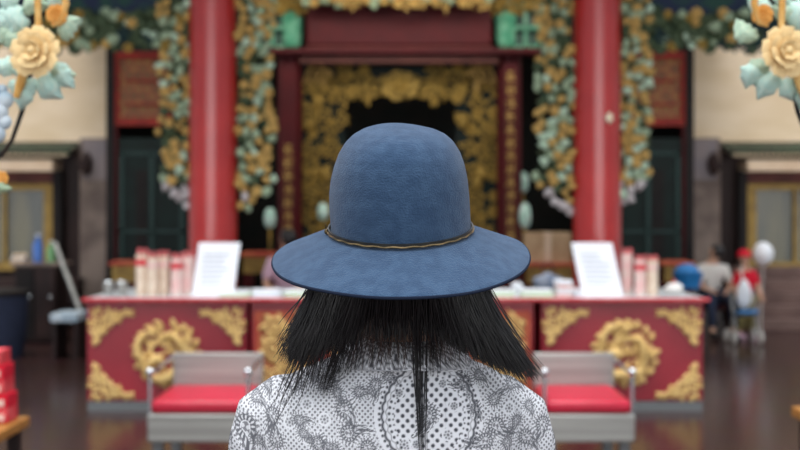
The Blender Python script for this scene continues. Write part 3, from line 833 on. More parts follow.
# ------------------------------------------------------------------ foreground tables with red packs
def goods_table(s, nm):
    d = 5.0
    xe = X(30, d) if s < 0 else X(791, d)      # inner front corner
    xo = xe + s * .9
    t = thing('display_table', 'honey wood display table cut by the %s edge of the picture' % nm, 'table', ((xe + xo) / 2, d + .3, 0), 'wooden display tables')
    zt = Z(416 if s < 0 else 406, d)
    MB().b2(xe, xo, d - .6, d, zt - .045, zt).build('table_top', M['wood'], t, bevel=.006)
    for xx in (xe + s * .05, xo - s * .05):
        for yy in (d - .55, d - .06): MB().b2(xx - .025, xx + .025, yy - .025, yy + .025, 0, zt - .045).build('leg', M['brown_dark'], t)
    return xe, zt, d
xe, zt, d = goods_table(-1, 'left')
k = 0
names = ['bottom', 'second', 'third', 'fourth', 'topmost']
for col in range(2):
    for lev in range(5 - col):
        w, hh, dp = .19, .062, .13
        cx = xe - .13 - col * .21 + .007 * ((lev * 3) % 2) - lev * .008; cy = d - .12; z0 = zt + .001 + lev * (hh + .001)
        g = thing('candle_box', 'red and white box of candles, %s in the %s stack at the left edge' % (names[lev] if not (col and lev == 3) else 'topmost', ('front', 'outer')[col]), 'box', (cx, cy, z0), 'red boxes on the left display table')
        MB().b2(cx - w / 2, cx + w / 2, cy - dp / 2, cy + dp / 2, z0, z0 + hh).build('carton', M['wrap_red'] if lev % 2 == 0 else M['red_cloth'], g, bevel=.004)
        q = MB(); q.b2(cx - w * .36, cx + w * .42, cy - dp / 2 - .002, cy - dp / 2, z0 + .012, z0 + hh - .022); q.build('printed_label', M['pink_paper'], g)
xe2, zt2, d2 = goods_table(1, 'right')

# ------------------------------------------------------------------ left rear corner: dark cabinet, bottles, pole
d = 13.2
cab = thing('cabinet', 'dark brown cabinet standing in the left background below the bottles', 'cabinet', (X(34, d), d, 0))
MB().b2(X(14, d), X(56, d), d, d + .5, 0.02, Z(266, d)).build('body', M['brown_dark'], cab, bevel=.01)
MB().b2(X(11, d), X(59, d), d - .03, d + .53, Z(266, d), Z(263, d)).build('worktop', M['stone'], cab)
for a, b in ((16, 34), (36, 54)):
    o = MB().b2(X(a, d), X(b, d), d - .02, d, .08, Z(270, d)).build('door', M['black'] if a == 16 else M['brown_dark'], cab)
    q = MB(); q.ell((X(a + 15, d), d - .035, .55), (.015, .015, .03)); q.build('handle', M['chrome'], o)
ct = Z(263, d) + .001
for px, m, w, y0, lab in ((38, 'blue_bottle', .055, 234, 'blue bottle standing on the dark cabinet at far left'), (51, 'green_bottle', .05, 241, 'green bottle next to the blue one on the dark cabinet')):
    c = X(px, d + .2); h = Z(y0, d + .2) - ct
    t = thing('bottle', lab, 'bottle', (c, d + .2, ct), 'bottles on the dark cabinet')
    MB().lathe([(w, 0), (w * 1.05, h * .1), (w * 1.05, h * .6), (w * .4, h * .82), (w * .38, h * .93)], (c, d + .2, ct), 18).build('bottle_body', M[m], t)
    MB().lathe([(w * .45, h * .93), (w * .45, h)], (c, d + .2, ct), 14).build('cap', M['white'], t)
t = thing('paper_pile', 'loose pile of white papers at the far left end beside the bottles', 'papers', (X(20, d + .2), d + .2, ct))
for k in range(3): MB().box((0, 0, 0), (.16, .2, .03)).build('sheaf', M['white_cloth'] if k % 2 else M['cream'], t, loc=(X(20, d + .2), d + .2, ct + .017 + .033 * k), rot=(0, 0, .2 * k - .1))
t = thing('leaning_pole', 'pale metal pole with a foot, leaning against the stone pier on the left', 'pole', P(84, 322, 12.6))
q = MB(); a = Vector((X(85, 12.6), 12.6, .02)); b = Vector((X(55, 13.12), 13.12, Z(243, 13.12)))
a = Vector((X(86, 12.5), 12.5, 0.28)); 
q.tube([a, b], .028, 10); q.build('pole', M['steel'], t)
q = MB(); q.tube([(a.x, a.y, 0.0), (a.x, a.y, .29)], .03, 10); q.build('foot', M['steel_dark'], t)
lb = thing('low_bench', 'low pale topped bench on the floor left of the counter', 'bench', (X(72, 12), 12, 0))
MB().b2(X(57, 12), X(84, 12), 11.75, 12.25, Z(320, 12), Z(312, 12)).build('bench_top', M['white_cloud'], lb, bevel=.01)
for px in (60, 81):
    MB().b2(X(px, 12) - .02, X(px, 12) + .02, 11.8, 12.2, 0, Z(320, 12)).build('leg', M['brown_dark'], lb)
d = 12.0
nb = thing('litter_bin', 'tall dark navy bin at the left edge behind the red boxes', 'bin', (X(6, d), d, 0))
MB().lathe([(.2, 0), (.24, .3), (.25, Z(288, d) - .08)], (X(4, d), d, 0), 24).build('bin_body', M['trousers'], nb)
MB().lathe([(.26, Z(288, d) - .08), (.26, Z(288, d) - .03), (.1, Z(288, d))], (X(4, d), d, 0), 24).build('lid', M['black'], nb)
o = MB()

# ------------------------------------------------------------------ foreground carved peonies
def fore(s, nm):
    d = 2.6
    def mp(px, py, dd=d): return P(px if s < 0 else 820 - px, py, dd)
    t = thing('carved_peony', 'large cream and orange carved peony with turquoise leaves at the upper %s corner' % nm, 'wood carving', mp(37, 53), 'foreground carved peonies')
    k = d / F
    put('flower', mm(PEO[0], M['peony']), None, t, mp(37, 53, d - .02), (R(-6), R(20 * s), R(8 * s)), 27 * k)
    put('flower', mm(PEO[1], M['peony_orange']), None, t, mp(57, 15, d), (R(10), R(60), R(-20 * s)), 11 * k)
    L = [(30, 60, 205, 26, 'leaf_teal'), (60, 64, -62, 27, 'leaf_teal'), (62, 40, 50, 30, 'leaf_pale'), (24, 44, 165, 30, 'leaf_pale'), (24, 30, 115, 36, 'leaf_teal'),
         (14, 24, 150, 26, 'leaf_teal'), (48, 8, 30, 26, 'leaf_teal'), (40, 74, -50, 32, 'leaf_teal'), (20, 82, -95, 28, 'leaf_teal'), (8, 66, 200, 22, 'leaf_teal'), (30, 4, 60, 22, 'leaf_teal'),
         (50, 66, -20, 26, 'leaf_pale'), (6, 12, 60, 24, 'leaf_teal'), (2, 44, 100, 26, 'leaf_pale'), (16, 60, 190, 26, 'leaf_teal'), (34, 78, -110, 24, 'leaf_teal'), (22, 10, 10, 28, 'leaf_pale'), (12, 36, 95, 30, 'leaf_teal'), (-4, 30, 20, 26, 'leaf_teal'), (60, 62, -80, 24, 'leaf_teal'), (10, 80, -60, 24, 'leaf_teal')]
    for i, (px, py, ang, ln, m) in enumerate(L):
        a = R(ang); a = a if s < 0 else PI - a
        put('leaf', mm(LEAF[i % 4], M[m]), None, t, mp(px, py, d + .015), (R(5), -a, 0), (ln * k, ln * k, ln * k * 1.25))
    q = MB(); q.tube([mp(37, -25), mp(38, 10), mp(39, 34)], [3.4 * k] * 3, 8); q.build('stem', M['ochre_stem'], t); q = MB(); q.tube([mp(24, 70), mp(20, 84), mp(16, 98)], [4.5 * k, 5 * k, 3 * k], 8); q.build('stem', M['ochre_stem'], t); q = MB(); q.tube([mp(62, -12), mp(66, 4), mp(60, 22), mp(52, 26)], [3.6 * k, 3.6 * k, 3.6 * k, 2 * k], 8); q.build('stem', M['ochre_stem'], t)
    q = MB()
    q.tube([mp(45, -40, d + .07), mp(32, 20, d + .07), mp(26, 80, d + .07), mp(22, 112, d + .05), mp(12, 140, d + .04), mp(4, 152, d + .04), mp(-30, 180, d + .06), mp(-60, 190, d + .1)], [9 * k, 8 * k, 6 * k, 2.6 * k, 2.2 * k, 2.4 * k, 3 * k, 5 * k], 8)
    q.tube([mp(75, -30, d + .07), mp(30, 20, d + .07), mp(-20, 40, d + .07), mp(-60, 40, d + .1)], [9 * k, 7 * k, 8 * k, 9 * k], 8)
    q.build('branch', M['branch'], t)
    q = MB()
    for px, py, r in ((5, 100, 9), (-2, 112, 11), (4, 122, 8), (-4, 134, 10), (2, 90, 6)):
        if s < 0: q.ell(mp(px, py, d + .03), (r * k, r * k * .6, r * k))
        else: q.ell(mp(px - 8, py - 4, d + .03), (r * k * .8, r * k * .6, r * k * .8))
    q.build('cloud_scroll', M['white_cloud'] if s < 0 else M['leaf_dark'], t)
    if s < 0:
        put('flower', mm(PEO_LO[0], M['peony_orange']), None, t, mp(2, 178, d + .04), (0, 0, 0), 8 * k); 
        put('leaf', mm(LEAF[1], M['leaf_green']), None, t, mp(-6, 184, d + .03), (0, R(15), 0), 18 * k)
    g = thing('gate_post', 'dark red gate post carrying the %s foreground peony' % nm, 'post', (mp(-110, 0, d + .2).x, d + .2, 0), 'foreground gate posts')
    gx = mp(-110, 0, d + .2).x
    MB().lathe([(.11, .12), (.11, 2.8)], (gx, d + .2, 0), 32).build('shaft', M['red'], g)
    MB().lathe([(.17, 0), (.17, .08), (.12, .13)], (gx, d + .2, 0), 32).build('post_base', M['stone'], g)
fore(-1, 'left'); fore(1, 'right')

# ------------------------------------------------------------------ figures
def head_parts(mb, c, h, yaw=0, pitch=0):
    """head of height h centred at c, face towards +Y turned by yaw"""
    m = Matrix.Rotation(yaw, 3, 'Z') @ Matrix.Rotation(pitch, 3, 'X'); e = h / 2
    def A(p, r, sg=16):
        s = MB(); s.ell((0, 0, 0), [e * q for q in r], None, sg, 12); mb.add([m @ (v + Vector(p) * e) + Vector(c) for v in s.v], s.f)
    A((0, -.05, .15), (.72, .86, .82)); A((0, .22, -.35), (.52, .56, .62))
    A((0, .86, -.08), (.11, .16, .2), 8); A((0, .72, -.5), (.2, .12, .07), 8); A((0, .62, -.85), (.2, .16, .13), 8)
    for s in (-1, 1): A((s * .72, -.02, -.05), (.08, .16, .24), 8); A((s * .28, .68, .0), (.15, .12, .1), 8)
def figure(label, root, joints, mats, hs=.21, yaw=0, group=None, cap=None, hair='hair', voxel=.012):
    """joints: dict of world points"""
    J = {k: Vector(v) for k, v in joints.items()}
    t = thing('person', label, 'person', root, group)
    u = hs / .21
    ch = [[('pel', J['pelvis'], .115 * u), ('ab', (J['pelvis'] + J['chest']) / 2, .1 * u), ('chest', J['chest'], .12 * u), ('neck0', J['neck'], .05 * u), (None, J['head'], .055 * u)]]
    for s in 'lr':
        ch.append([('chest', 0, 0), (None, J['sh' + s], .05 * u), (None, J['el' + s], .038 * u), (None, J['wr' + s], .026 * u), (None, J['wr' + s] + (J['wr' + s] - J['el' + s]).normalized() * .09 * u, .022 * u)])
        ch.append([('pel', 0, 0), (None, J['hip' + s], .085 * u), (None, J['kn' + s], .055 * u), (None, J['an' + s], .035 * u), (None, J['toe' + s], .028 * u)])
    mb = MB(); addmesh(mb, skin(ch, 1)); head_parts(mb, J['head'], hs, yaw)
    me = remesh(mb, voxel, 3); put('body', me, M['skin'], t)
    # clothes
    ch = [[('pel', J['pelvis'], .13 * u), ('ab', (J['pelvis'] + J['chest']) / 2, .118 * u), ('chest', J['chest'], .138 * u), (None, J['neck'] - Vector((0, 0, .03 * u)), .07 * u)]]
    for s in 'lr': ch.append([('chest', 0, 0), (None, J['sh' + s], .064 * u), (None, lerp(J['sh' + s], J['el' + s], .9), .055 * u)])
    mb = MB(); addmesh(mb, skin(ch, 1)); put('shirt', remesh(mb, voxel, 3), M[mats[0]], t)
    ch = [[('pel', J['pelvis'] + Vector((0, 0, .02)), .134 * u)]]
    for s in 'lr': ch.append([('pel', 0, 0), (None, J['hip' + s], .1 * u), (None, J['kn' + s], .07 * u), (None, lerp(J['kn' + s], J['an' + s], .88), .055 * u)])
    mb = MB(); addmesh(mb, skin(ch, 1)); put('trousers', remesh(mb, voxel, 3), M[mats[1]], t)
    for s in 'lr':
        a, b = J['an' + s], J['toe' + s]; q = MB(); q.tube([a + Vector((0, 0, .01)) - (b - a) * .25 - Vector((0, 0, .02)), lerp(a, b, .5) - Vector((0, 0, .01)), b + (b - a) * .3], [.04 * u, .045 * u, .033 * u], 10); 
        for v in q.v: v.z = max(v.z, .003)
        q.build('shoe', M[mats[2]], t)
    m3 = Matrix.Rotation(yaw, 3, 'Z'); e = hs / 2
    q = MB(); sh = MB(); sh.ell((0, -.05 * e, .2 * e), (.8 * e, .93 * e, .9 * e), None, 18, 12, lambda p: Vector((p.x, p.y if p.y < .6 or p.z > .55 else p.y * .6, p.z)))
    q.add([m3 @ v + J['head'] for v in sh.v], sh.f); q.build('hair', M[hair], t)
    for s in (-1, 1):
        q = MB(); c = J['head'] + m3 @ Vector((s * .28 * e, .8 * e, .0)); q.ell(c, (.008 * u,) * 3); q.build('eye', M['eye'], t)
    if cap:
        q = MB(); c = J['head'] + Vector((0, 0, .34 * e))
        sh = MB(); sh.lathe([(.92 * e, 0), (.96 * e, .2 * e), (.8 * e, .6 * e), (.4 * e, .82 * e), (.02, .88 * e)], (0, 0, 0), 20)
        sh.ell((0, 1.0 * e, .04 * e), (.6 * e, .6 * e, .05 * e), None, 12, 6)
        cp = thing('cap', 'bright red cap worn by the child on the right', 'cap', c)
        q.add([m3 @ v + c for v in sh.v], sh.f); q.build('cap_body', M[cap], cp)
        q = MB(); q.ell(c + Vector((0, 0, .9 * e)), (.012,) * 3); q.build('button', M['red_cloth'], cp)
    return t
# seated person in white on the right
d = 14.0; px = 713; x = X(px, d)
figure('seated person with dark hair, white shirt and navy trousers right of the counter', (x, d, 0), dict(
    pelvis=(x, d + .05, .50), chest=(x - .02, d - .02, .80), neck=(x - .02, d - .04, .94), head=(x + .02, d - .08, 1.05),
    shl=(x - .17, d - .02, .86), ell=(x - .2, d - .12, .64), wrl=(x - .08, d - .3, .58), shr=(x + .15, d - .02, .86), elr=(x + .19, d - .12, .64), wrr=(x + .08, d - .3, .57),
    hipl=(x - .1, d, .49), knl=(x - .13, d - .4, .48), anl=(x - .12, d - .42, .08), toel=(x - .12, d - .55, .035),
    hipr=(x + .1, d, .49), knr=(x + .13, d - .4, .48), anr=(x + .14, d - .42, .08), toer=(x + .15, d - .55, .035)), ('white_cloth', 'trousers', 'black'), .2, yaw=PI * .35)
st = thing('stool', 'low round stool under the seated person in white', 'stool', (x, d + .08, 0))
MB().lathe([(.17, .33), (.18, .35), (.18, .38), (.16, .39)], (x, d + .1, 0), 20).build('seat', M['red_dark'], st)
for a in (45, 135, 225, 315): MB().tube([(x + .12 * math.cos(R(a)), d + .1 + .12 * math.sin(R(a)), .33), (x + .17 * math.cos(R(a)), d + .1 + .17 * math.sin(R(a)), 0)], .014, 8).build('leg', M['steel_dark'], st)
# vendor seated behind the counter, half hidden by the hat brim
d = 11.4; x = X(286, d)
figure('person with dark hair and pink shirt seated behind the counter, left of the hat brim', (x, d, 0), dict(
    pelvis=(x, d + .05, .66), chest=(x - .01, d, .98), neck=(x, d, 1.15), head=(x + .02, d - .02, 1.275),
    shl=(x - .16, d, 1.05), ell=(x - .2, d - .1, .82), wrl=(x - .08, d - .28, .76), shr=(x + .16, d, 1.05), elr=(x + .2, d - .1, .82), wrr=(x + .08, d - .28, .76),
    hipl=(x - .1, d, .65), knl=(x - .13, d - .42, .62), anl=(x - .12, d - .42, .2), toel=(x - .12, d - .54, .15),
    hipr=(x + .1, d, .65), knr=(x + .13, d - .42, .62), anr=(x + .14, d - .42, .2), toer=(x + .15, d - .54, .15)), ('pink_cloth', 'trousers', 'black'), .215, yaw=PI * .3)
st = thing('stool', 'high round stool behind the counter under the person in pink', 'stool', (x, d + .08, 0))
MB().lathe([(.17, .47), (.18, .5), (.18, .52), (.16, .53)], (x, d + .1, 0), 20).build('seat', M['red_dark'], st)
MB().tube([(x + .1 * math.cos(k * PI / 8), d + .1 + .1 * math.sin(k * PI / 8), .16) for k in range(16)], .012, 8, True).build('foot_ring', M['steel_dark'], st)
for a in (45, 135, 225, 315): MB().tube([(x + .12 * math.cos(R(a)), d + .1 + .12 * math.sin(R(a)), .47), (x + .17 * math.cos(R(a)), d + .1 + .17 * math.sin(R(a)), 0)], .014, 8).build('leg', M['steel_dark'], st)
# child
d = 13.7; x = X(745, d)
figure('small child in red top and khaki trousers standing by the pushchair', (x, d, 0), dict(
    pelvis=(x, d, .50), chest=(x + .01, d, .74), neck=(x, d, .86), head=(x - .01, d, .985),
    shl=(x - .1, d, .8), ell=(x - .14, d - .05, .62), wrl=(x - .12, d - .14, .5), shr=(x + .11, d, .8), elr=(x + .15, d - .03, .64), wrr=(x + .17, d - .1, .52),
    hipl=(x - .055, d, .47), knl=(x - .06, d - .02, .26), anl=(x - .06, d, .06), toel=(x - .06, d - .1, .03),
    hipr=(x + .055, d, .47), knr=(x + .07, d - .02, .26), anr=(x + .08, d, .06), toer=(x + .08, d - .1, .03)), ('red_cloth', 'khaki', 'pink_cloth'), .19, yaw=PI, cap='red_cloth', voxel=.01)
t = thing('shoulder_bag', 'white bag hanging in front of the child in the red cap', 'bag', (x - .07, d - .24, .42))
q = MB(); q.ell((x - .08, d - .22, .57), (.09, .05, .18), None, 14, 10, lambda p: Vector((p.x * (1 - .2 * p.z), p.y, p.z))); q.build('bag_body', M['white'], t)
q = MB(); q.tube([(x - .1, d - .22, .7), (x - .09, d - .16, .84), (x - .06, d - .08, .9)], .01, 6); q.build('strap', M['white_cloth'], t)
# balloon on a stick beside the child
d = 13.9; x = X(763, d)
t = thing('balloon', 'round white balloon on a stick right of the red cap', 'balloon', (x, d, 0))
q = MB(); q.ell((x, d, Z(254, d)), (.125, .125, .15), None, 20, 14); q.build('balloon_body', M['white'], t)
q = MB(); q.tube([(x, d, Z(264, d)), (x - .03, d, .1), (x - .03, d, 0)], .008, 6); q.build('stick', M['white_cloth'], t)
# pushchair
d = 13.2; x = X(746, d)
t = thing('pushchair', 'small folding pushchair with grey frame and blue seat pad before the child', 'pushchair', (x, d, 0))
for s, px in ((-1, 734), (1, 756)):
    xx = X(px, d)
    q = MB(); q.tube([(xx, d - .1, .08), (xx - .1 * -s * 0, d + .06, .42), (xx, d + .12, .62)], .013, 8); q.tube([(xx, d + .2, .08), (xx, d - .02, .4)], .012, 8); q.build('frame', M['steel'], t)
    for yy in (-.1, .2):
        q = MB(); q.tube([(xx + s * .025, d + yy + .065 * math.cos(a * PI / 8), .08 + .065 * math.sin(a * PI / 8)) for a in range(16)], .014, 8, True)
        q.ell((xx + s * .025, d + yy, .08), (.015, .045, .045)); q.build('wheel', M['white_cloth'], t)
MB().box((x, d + .02, .36), (X(756, d) - X(734, d) - .03, .26, .04), (R(-12), 0, 0)).build('seat', M['blue_plastic'], t, bevel=.01)
# blue plastic stool/tub next to the counter's right end
d = 11.2; x = X(688, d)
t = thing('plastic_tub', 'blue plastic tub on a stand behind the right end of the counter', 'tub', (x, d, 0))
zb = Z(288, d)
MB().lathe([(.11, 0), (.15, .15), (.16, .16), (.14, .16), (.1, .02)], (x, d, zb), 24).build('tub_body', M['blue_plastic'], t)
q = MB(); q.ell((x - .01, d, zb + .15), (.13, .13, .1)); q.build('cloth_heap', M['blue_plastic'], t)
for a in (45, 135, 225, 315): MB().tube([(x + .09 * math.cos(R(a)), d + .09 * math.sin(R(a)), zb + .01), (x + .14 * math.cos(R(a)), d + .14 * math.sin(R(a)), 0)], .012, 8).build('leg', M['steel_dark'], t)

# ------------------------------------------------------------------ the woman
BX = -.011; BY = 1.5
tors = [(.78, .185, .125), (.88, .165, .115), (.97, .148, .105), (1.1, .166, .112), (1.2, .176, .112), (1.26, .177, .107), (1.29, .174, .100), (1.312, .163, .092), (1.325, .149, .086), (1.335, .138, .080), (1.344, .119, .076), (1.354, .092, .070), (1.366, .066, .064), (1.378, .058, .058)]
person = thing('person', 'woman seen from behind with long black hair, wearing a white bandana print shirt', 'person', (BX, BY, 0))
# body: one continuous surface
ch = [[('pel', (BX, BY, .86), .115), ('ab', (BX, BY, 1.0), .1), ('chest', (BX, BY, 1.2), .115), ('nk', (0, BY + .0, 1.35), .046), (None, (0, BY - .005, 1.45), .05)]]
for s in (-1, 1):
    ch.append([('chest', 0, 0), (None, (BX + s * .145, BY, 1.285), .042), (None, (BX + s * .185, BY + .01, 1.05), .034), (None, (BX + s * .19, BY - .03 + .06, .84), .024), ('w%d' % s, (BX + s * .19, BY + .04, .80), .026), (None, (BX + s * .19, BY + .05, .745), .03)])
    pb = Vector((BX + s * .19, BY + .05, .745))
    for k, (dy, ln) in enumerate(((-.027, .062), (-.009, .075), (.009, .08), (.027, .07))):
        a = pb + Vector((0, dy, .01)); b = a + Vector((-s * .002, 0, -.035)); c = b + Vector((-s * .01, 0, -ln * .45)); e = c + Vector((-s * .018, 0, -ln * .4))
        ch.append([(None, a, .009), (None, b, .009), (None, c, .0082), (None, e, .007)])
    a = pb + Vector((-s * .01, .03, .035)); ch.append([(None, a, .012), (None, a + Vector((-s * .012, .025, -.02)), .0105), (None, a + Vector((-s * .02, .033, -.055)), .009)])
    ch.append([('pel', 0, 0), (None, (BX + s * .09, BY, .8), .085), (None, (BX + s * .1, BY + .01, .45), .055), (None, (BX + s * .1, BY - .02, .22), .048), (None, (BX + s * .1, BY - .02, .07), .034), (None, (BX + s * .11, BY + .12, .035), .03)])
mb = MB()
bodych = [c for c in ch if c[0][0] is not None]
fing = [c for c in ch if c[0][0] is None]
addmesh(mb, skin(bodych, 2))
for c in fing: addmesh(mb, skin([c], 2))
head_parts(mb, (0, BY + .005, 1.475), .215, 0, R(12))
put('body', remesh(mb, .0045, 4), M['skin'], person)
for s in (-1, 1):
    q = MB(); q.ell((s * .03, BY + .09, 1.493), (.009,) * 3); q.build('eye', M['eye'], person)

# shirt print, drawn in millimetre-like units on the back of the cloth
PK = 1.42 / F
def pu(x, z): return 400 + x / PK, 213 + (CAMZ - z) / PK
PAIS = [(346, 407, 13, 35, 1), (350, 430, 13, -40, 1), (271, 419, 12, 80, 1), (275, 442, 12, -80, -1), (240, 434, 20, 60, 1), (251, 404, 9, 10, 1), (324, 384, 10, 20, -1), (294, 387, 11, 150, 1),
        (368, 443, 11, 30, 1), (376, 384, 9, 60, 1), (360, 391, 8, -20, 1), (466, 383, 9, 140, 1), (496, 401, 9, -60, 1), (497, 426, 13, 60, -1), (485, 440, 12, 150, 1), (529, 443, 12, 20, 1),
        (549, 432, 12, 90, 1), (517, 390, 9, 0, 1), (318, 440, 10, 45, 1), (429, 412, 13, 90, 1), (262, 392, 7, 40, 1), (480, 378, 7, 10, 1), (304, 432, 7, 0, 1), (535, 412, 7, 45, 1), (300, 420, 8, -30, 1), (252, 446, 8, 10, 1), (338, 392, 7, 90, -1), (388, 376, 7, 0, 1), (520, 424, 8, 100, 1), (508, 444, 8, 70, 1), (476, 408, 7, 30, 1), (334, 446, 9, 190, 1), (312, 376, 7, 60, 1)]
FLW = [(308, 405, 5), (326, 418, 5), (290, 423, 5), (309, 437, 5), (333, 446, 5), (258, 445, 5), (400, 392, 4), (455, 405, 4), (512, 411, 5), (470, 395, 4), (512, 436, 5), (404, 440, 5), (443, 384, 4), (416, 440, 4), (448, 432, 5), (283, 405, 4), (337, 372, 4), (232, 410, 4)]
def sm(d, w=.55): return max(0.0, min(1.0, .5 - d / (2 * w)))
def pattern(u, v):
    u += 1.2 * math.sin(v * .05); 
    val = 0.0; bg = True
    # lace medallion
    du, dv = u - 430, v - 414
    rr_ = math.hypot(du / 47, dv / 50); an = math.atan2(dv, du)
    if rr_ < 1.16:
        rq = rr_ * 48
        for rad, cnt, dr in ((50.5, 60, 1.25), (40.5, 44, 1.3), (36.5, 44, .8)):      # strings of dots
            da = (an * cnt / (2 * PI)) % 1 - .5
            val = max(val, sm(math.hypot(rq - rad, da * 2 * PI * rad / cnt) - dr * 1.15) * .95)
        e = abs(rq - 46.5 - 1.6 * abs(math.cos(an * 15))); val = max(val, sm(e - 1.3) * .9)
        e = abs(rq - 43.2 + .8 * math.cos(an * 30)); val = max(val, sm(e - .5) * .7)
        if rr_ > .74: bg = False
    for (cx, cy, s, ang, mi) in PAIS:
        x = u - cx; y = v - cy
        if x * x + y * y > 4.2 * s * s: continue
        c, sn = math.cos(R(ang)), math.sin(R(ang))
        a = (x * c + y * sn) / s; b = (-x * sn + y * c) / s * mi
        # teardrop: circle with a curling tail
        b2 = b - .38 * max(0, a) ** 2
        wid = .62 if a < 0 else .62 * max(0.0, 1 - a / 1.45) ** .8
        if a < 0: r = math.hypot(a * 1.05, b2) - .62
        elif a < 1.45: r = (abs(b2) - wid) * .9
        else: r = math.hypot(a - 1.45, b2)
        r *= s
        if r < 2.2: bg = False
        val = max(val, sm(abs(r) - .7) * .9, sm(abs(r + s * .26) - .5) * .8)
        t2 = math.atan2(b2, a)
        if 2.6 < r < 4.4: bg = False; val = max(val, .7 if math.sin(t2 * 20) > .2 else 0)
        if -s * .3 < r < -.6: val = max(val, .85 if math.sin(t2 * 13) > -.2 else .1)
        if r < -s * .36: val = max(val, .75 if math.sin(a * 14) * math.sin(b * 14) > -.1 else .15)
        if .8 < r < 2.4: val = max(val, .8 if math.sin(t2 * 15) > 0 else 0)
    for (cx, cy, s) in FLW:
        x = u - cx; y = v - cy; r = math.hypot(x, y)
        if r > s * 1.3: continue
        t2 = math.atan2(y, x); bg = False; da = (t2 * 7 / (2 * PI)) % 1 - .5
        val = max(val, sm(math.hypot(r - s * .68, da * 2 * PI * s * .68 / 7) - 1.05) * .8, sm(r - 1.5) * .8)
    if bg:
        big = (abs(u - 430) < 44 and rr_ < .8) 
        sp = 9.5 if big else 5.6
        a = (u + v) / sp; b = (u - v) / sp
        fa = a - round(a); fb = b - round(b); r = math.hypot(fa, fb) * sp * .707
        val = max(val, sm(r - (1.95 if big else 1.25)) * (.95 if big else .85))
        if not big:
            a = (u + v) / sp + .5; b = (u - v) / sp + .5
            fa = a - round(a); fb = b - round(b); r = math.hypot(fa, fb) * sp * .707
            val = max(val, sm(r - .45) * .45)
    return val
def paint(me):
    at = me.attributes.new('print', 'FLOAT', 'POINT')
    vals = []
    for v in me.vertices:
        u, w = pu(v.co.x, v.co.z)
        if v.co.z < 1.12:      # the repeat of the print further down
            w = 372 + (w - 372) % 78
        if abs(u - 392) > 168: u = 400 + (u - 400) * .8
        vals.append(pattern(u, w))
    at.data.foreach_set('value', vals)
mb = MB()
ring = []; seg = 48
vs = []; fs = []
for z, a, b in tors:
    t_ = max(0, min(1, (z - 1.25) / .12)); cx = lerp(BX, -.002, t_)
    for j in range(seg):
        an = 2 * PI * j / seg; c, s_ = math.cos(an), math.sin(an); e = .85
        vs.append((cx + a * math.copysign(abs(c) ** e, c), BY + b * math.copysign(abs(s_) ** e, s_), z))
n = len(tors)
for i in range(n - 1):
    for j in range(seg):
        k = (j + 1) % seg; fs.append((i * seg + j, i * seg + k, (i + 1) * seg + k, (i + 1) * seg + j))
fs.append(tuple(range(seg))[::-1]); fs.append(tuple((n - 1) * seg + j for j in range(seg)))
mb.add(vs, fs)
for s in (-1, 1):
    q = [(.10, 1.302, .034), (.145, 1.290, .043), (.168, 1.272, .0465), (.176, 1.24, .046), (.180, 1.17, .044), (.184, 1.08, .041), (.19, .98, .038), (.193, .83, .032)]
    mb.tube([(BX + s * x, BY + .01, z) for x, z, r in q], [r for x, z, r in q], 24)
shirt_me = remesh(mb, .0024, 18, .6)
bm = bmesh.new(); bm.from_mesh(shirt_me)
fsel = [f for f in bm.faces if f.calc_center_median().z > 1.205 and f.normal.y < .35]
es = list({e for f in fsel for e in f.edges})
bmesh.ops.subdivide_edges(bm, edges=es, cuts=1, use_grid_fill=True)
# pleats down the back and soft creases of the cloth
for v in bm.verts:
    if v.co.y < BY:
        x, z = v.co.x, v.co.z; k = 0
        for pxl in (408, 434, 446):
            dx = abs(x - (pxl - 400) * PK); 
            if z < 1.352: k += .0022 * math.exp(-(dx / .0014) ** 2)
        if abs(x - (421 - 400) * PK) < .018 and z < 1.352: k -= .0012
        k += .0035 * mnoise.noise(Vector((x * 12 + z * 9, z * 5 - x * 4, 3))) + .0016 * mnoise.noise(Vector((x * 34 + z * 20, z * 12, 9)))
        v.co.y += k
shirt_me2 = bpy.data.meshes.new('shirt'); bm.to_mesh(shirt_me2); bm.free()
shirt_me2.polygons.foreach_set('use_smooth', [True] * len(shirt_me2.polygons))
paint(shirt_me2)
shirt = put('shirt', shirt_me2, M['shirt'], person)
# collar: folded band
cb = MB(); prof = [(1.372, .055, .058), (1.381, .0575, .061), (1.384, .063, .067), (1.380, .070, .073), (1.367, .083, .082), (1.348, .100, .092), (1.345, .1005, .0925), (1.347, .097, .089), (1.364, .078, .078), (1.372, .065, .068)]
vs = []; fs = []; NS = 260; NP = []
for i in range(len(prof) - 1):
    for k in range(5): NP.append(tuple(lerp(prof[i][q], prof[i + 1][q], k / 5) for q in range(3)))
NP.append(prof[-1])
for z, a, b in NP:
    for j in range(NS):
        an = 2 * PI * j / NS; low = (1.378 - z) / .03
        front = max(0, math.sin(an)) * .01
        vs.append((.004 + a * math.cos(an), BY + .002 + b * math.sin(an), z + .0 - front * low - .004 * math.cos(2 * an) * low))
for i in range(len(NP) - 1):
    for j in range(NS):
        k = (j + 1) % NS; fs.append((i * NS + j, i * NS + k, (i + 1) * NS + k, (i + 1) * NS + j))
cb.add(vs, fs); cme = cb.mesh('collar', ang=80); 
def colp(u, v):
    if 26.3 < v < 28.2: return .55
    a = pattern(300 + (u * .7) % 60, 300 + v)
    k = math.sin(u * .42) * math.sin(v * .5 + 1.2)
    return max(a, .95 if abs(k - .4) < .2 else 0, .9 if k < -.65 else 0)
at = cme.attributes.new('print', 'FLOAT', 'POINT')
at.data.foreach_set('value', [colp(math.atan2(v.co.x, -(v.co.y - BY)) * 60, (1.384 - v.co.z) / PK) for v in cme.vertices])
put('collar', cme, M['shirt'], shirt)
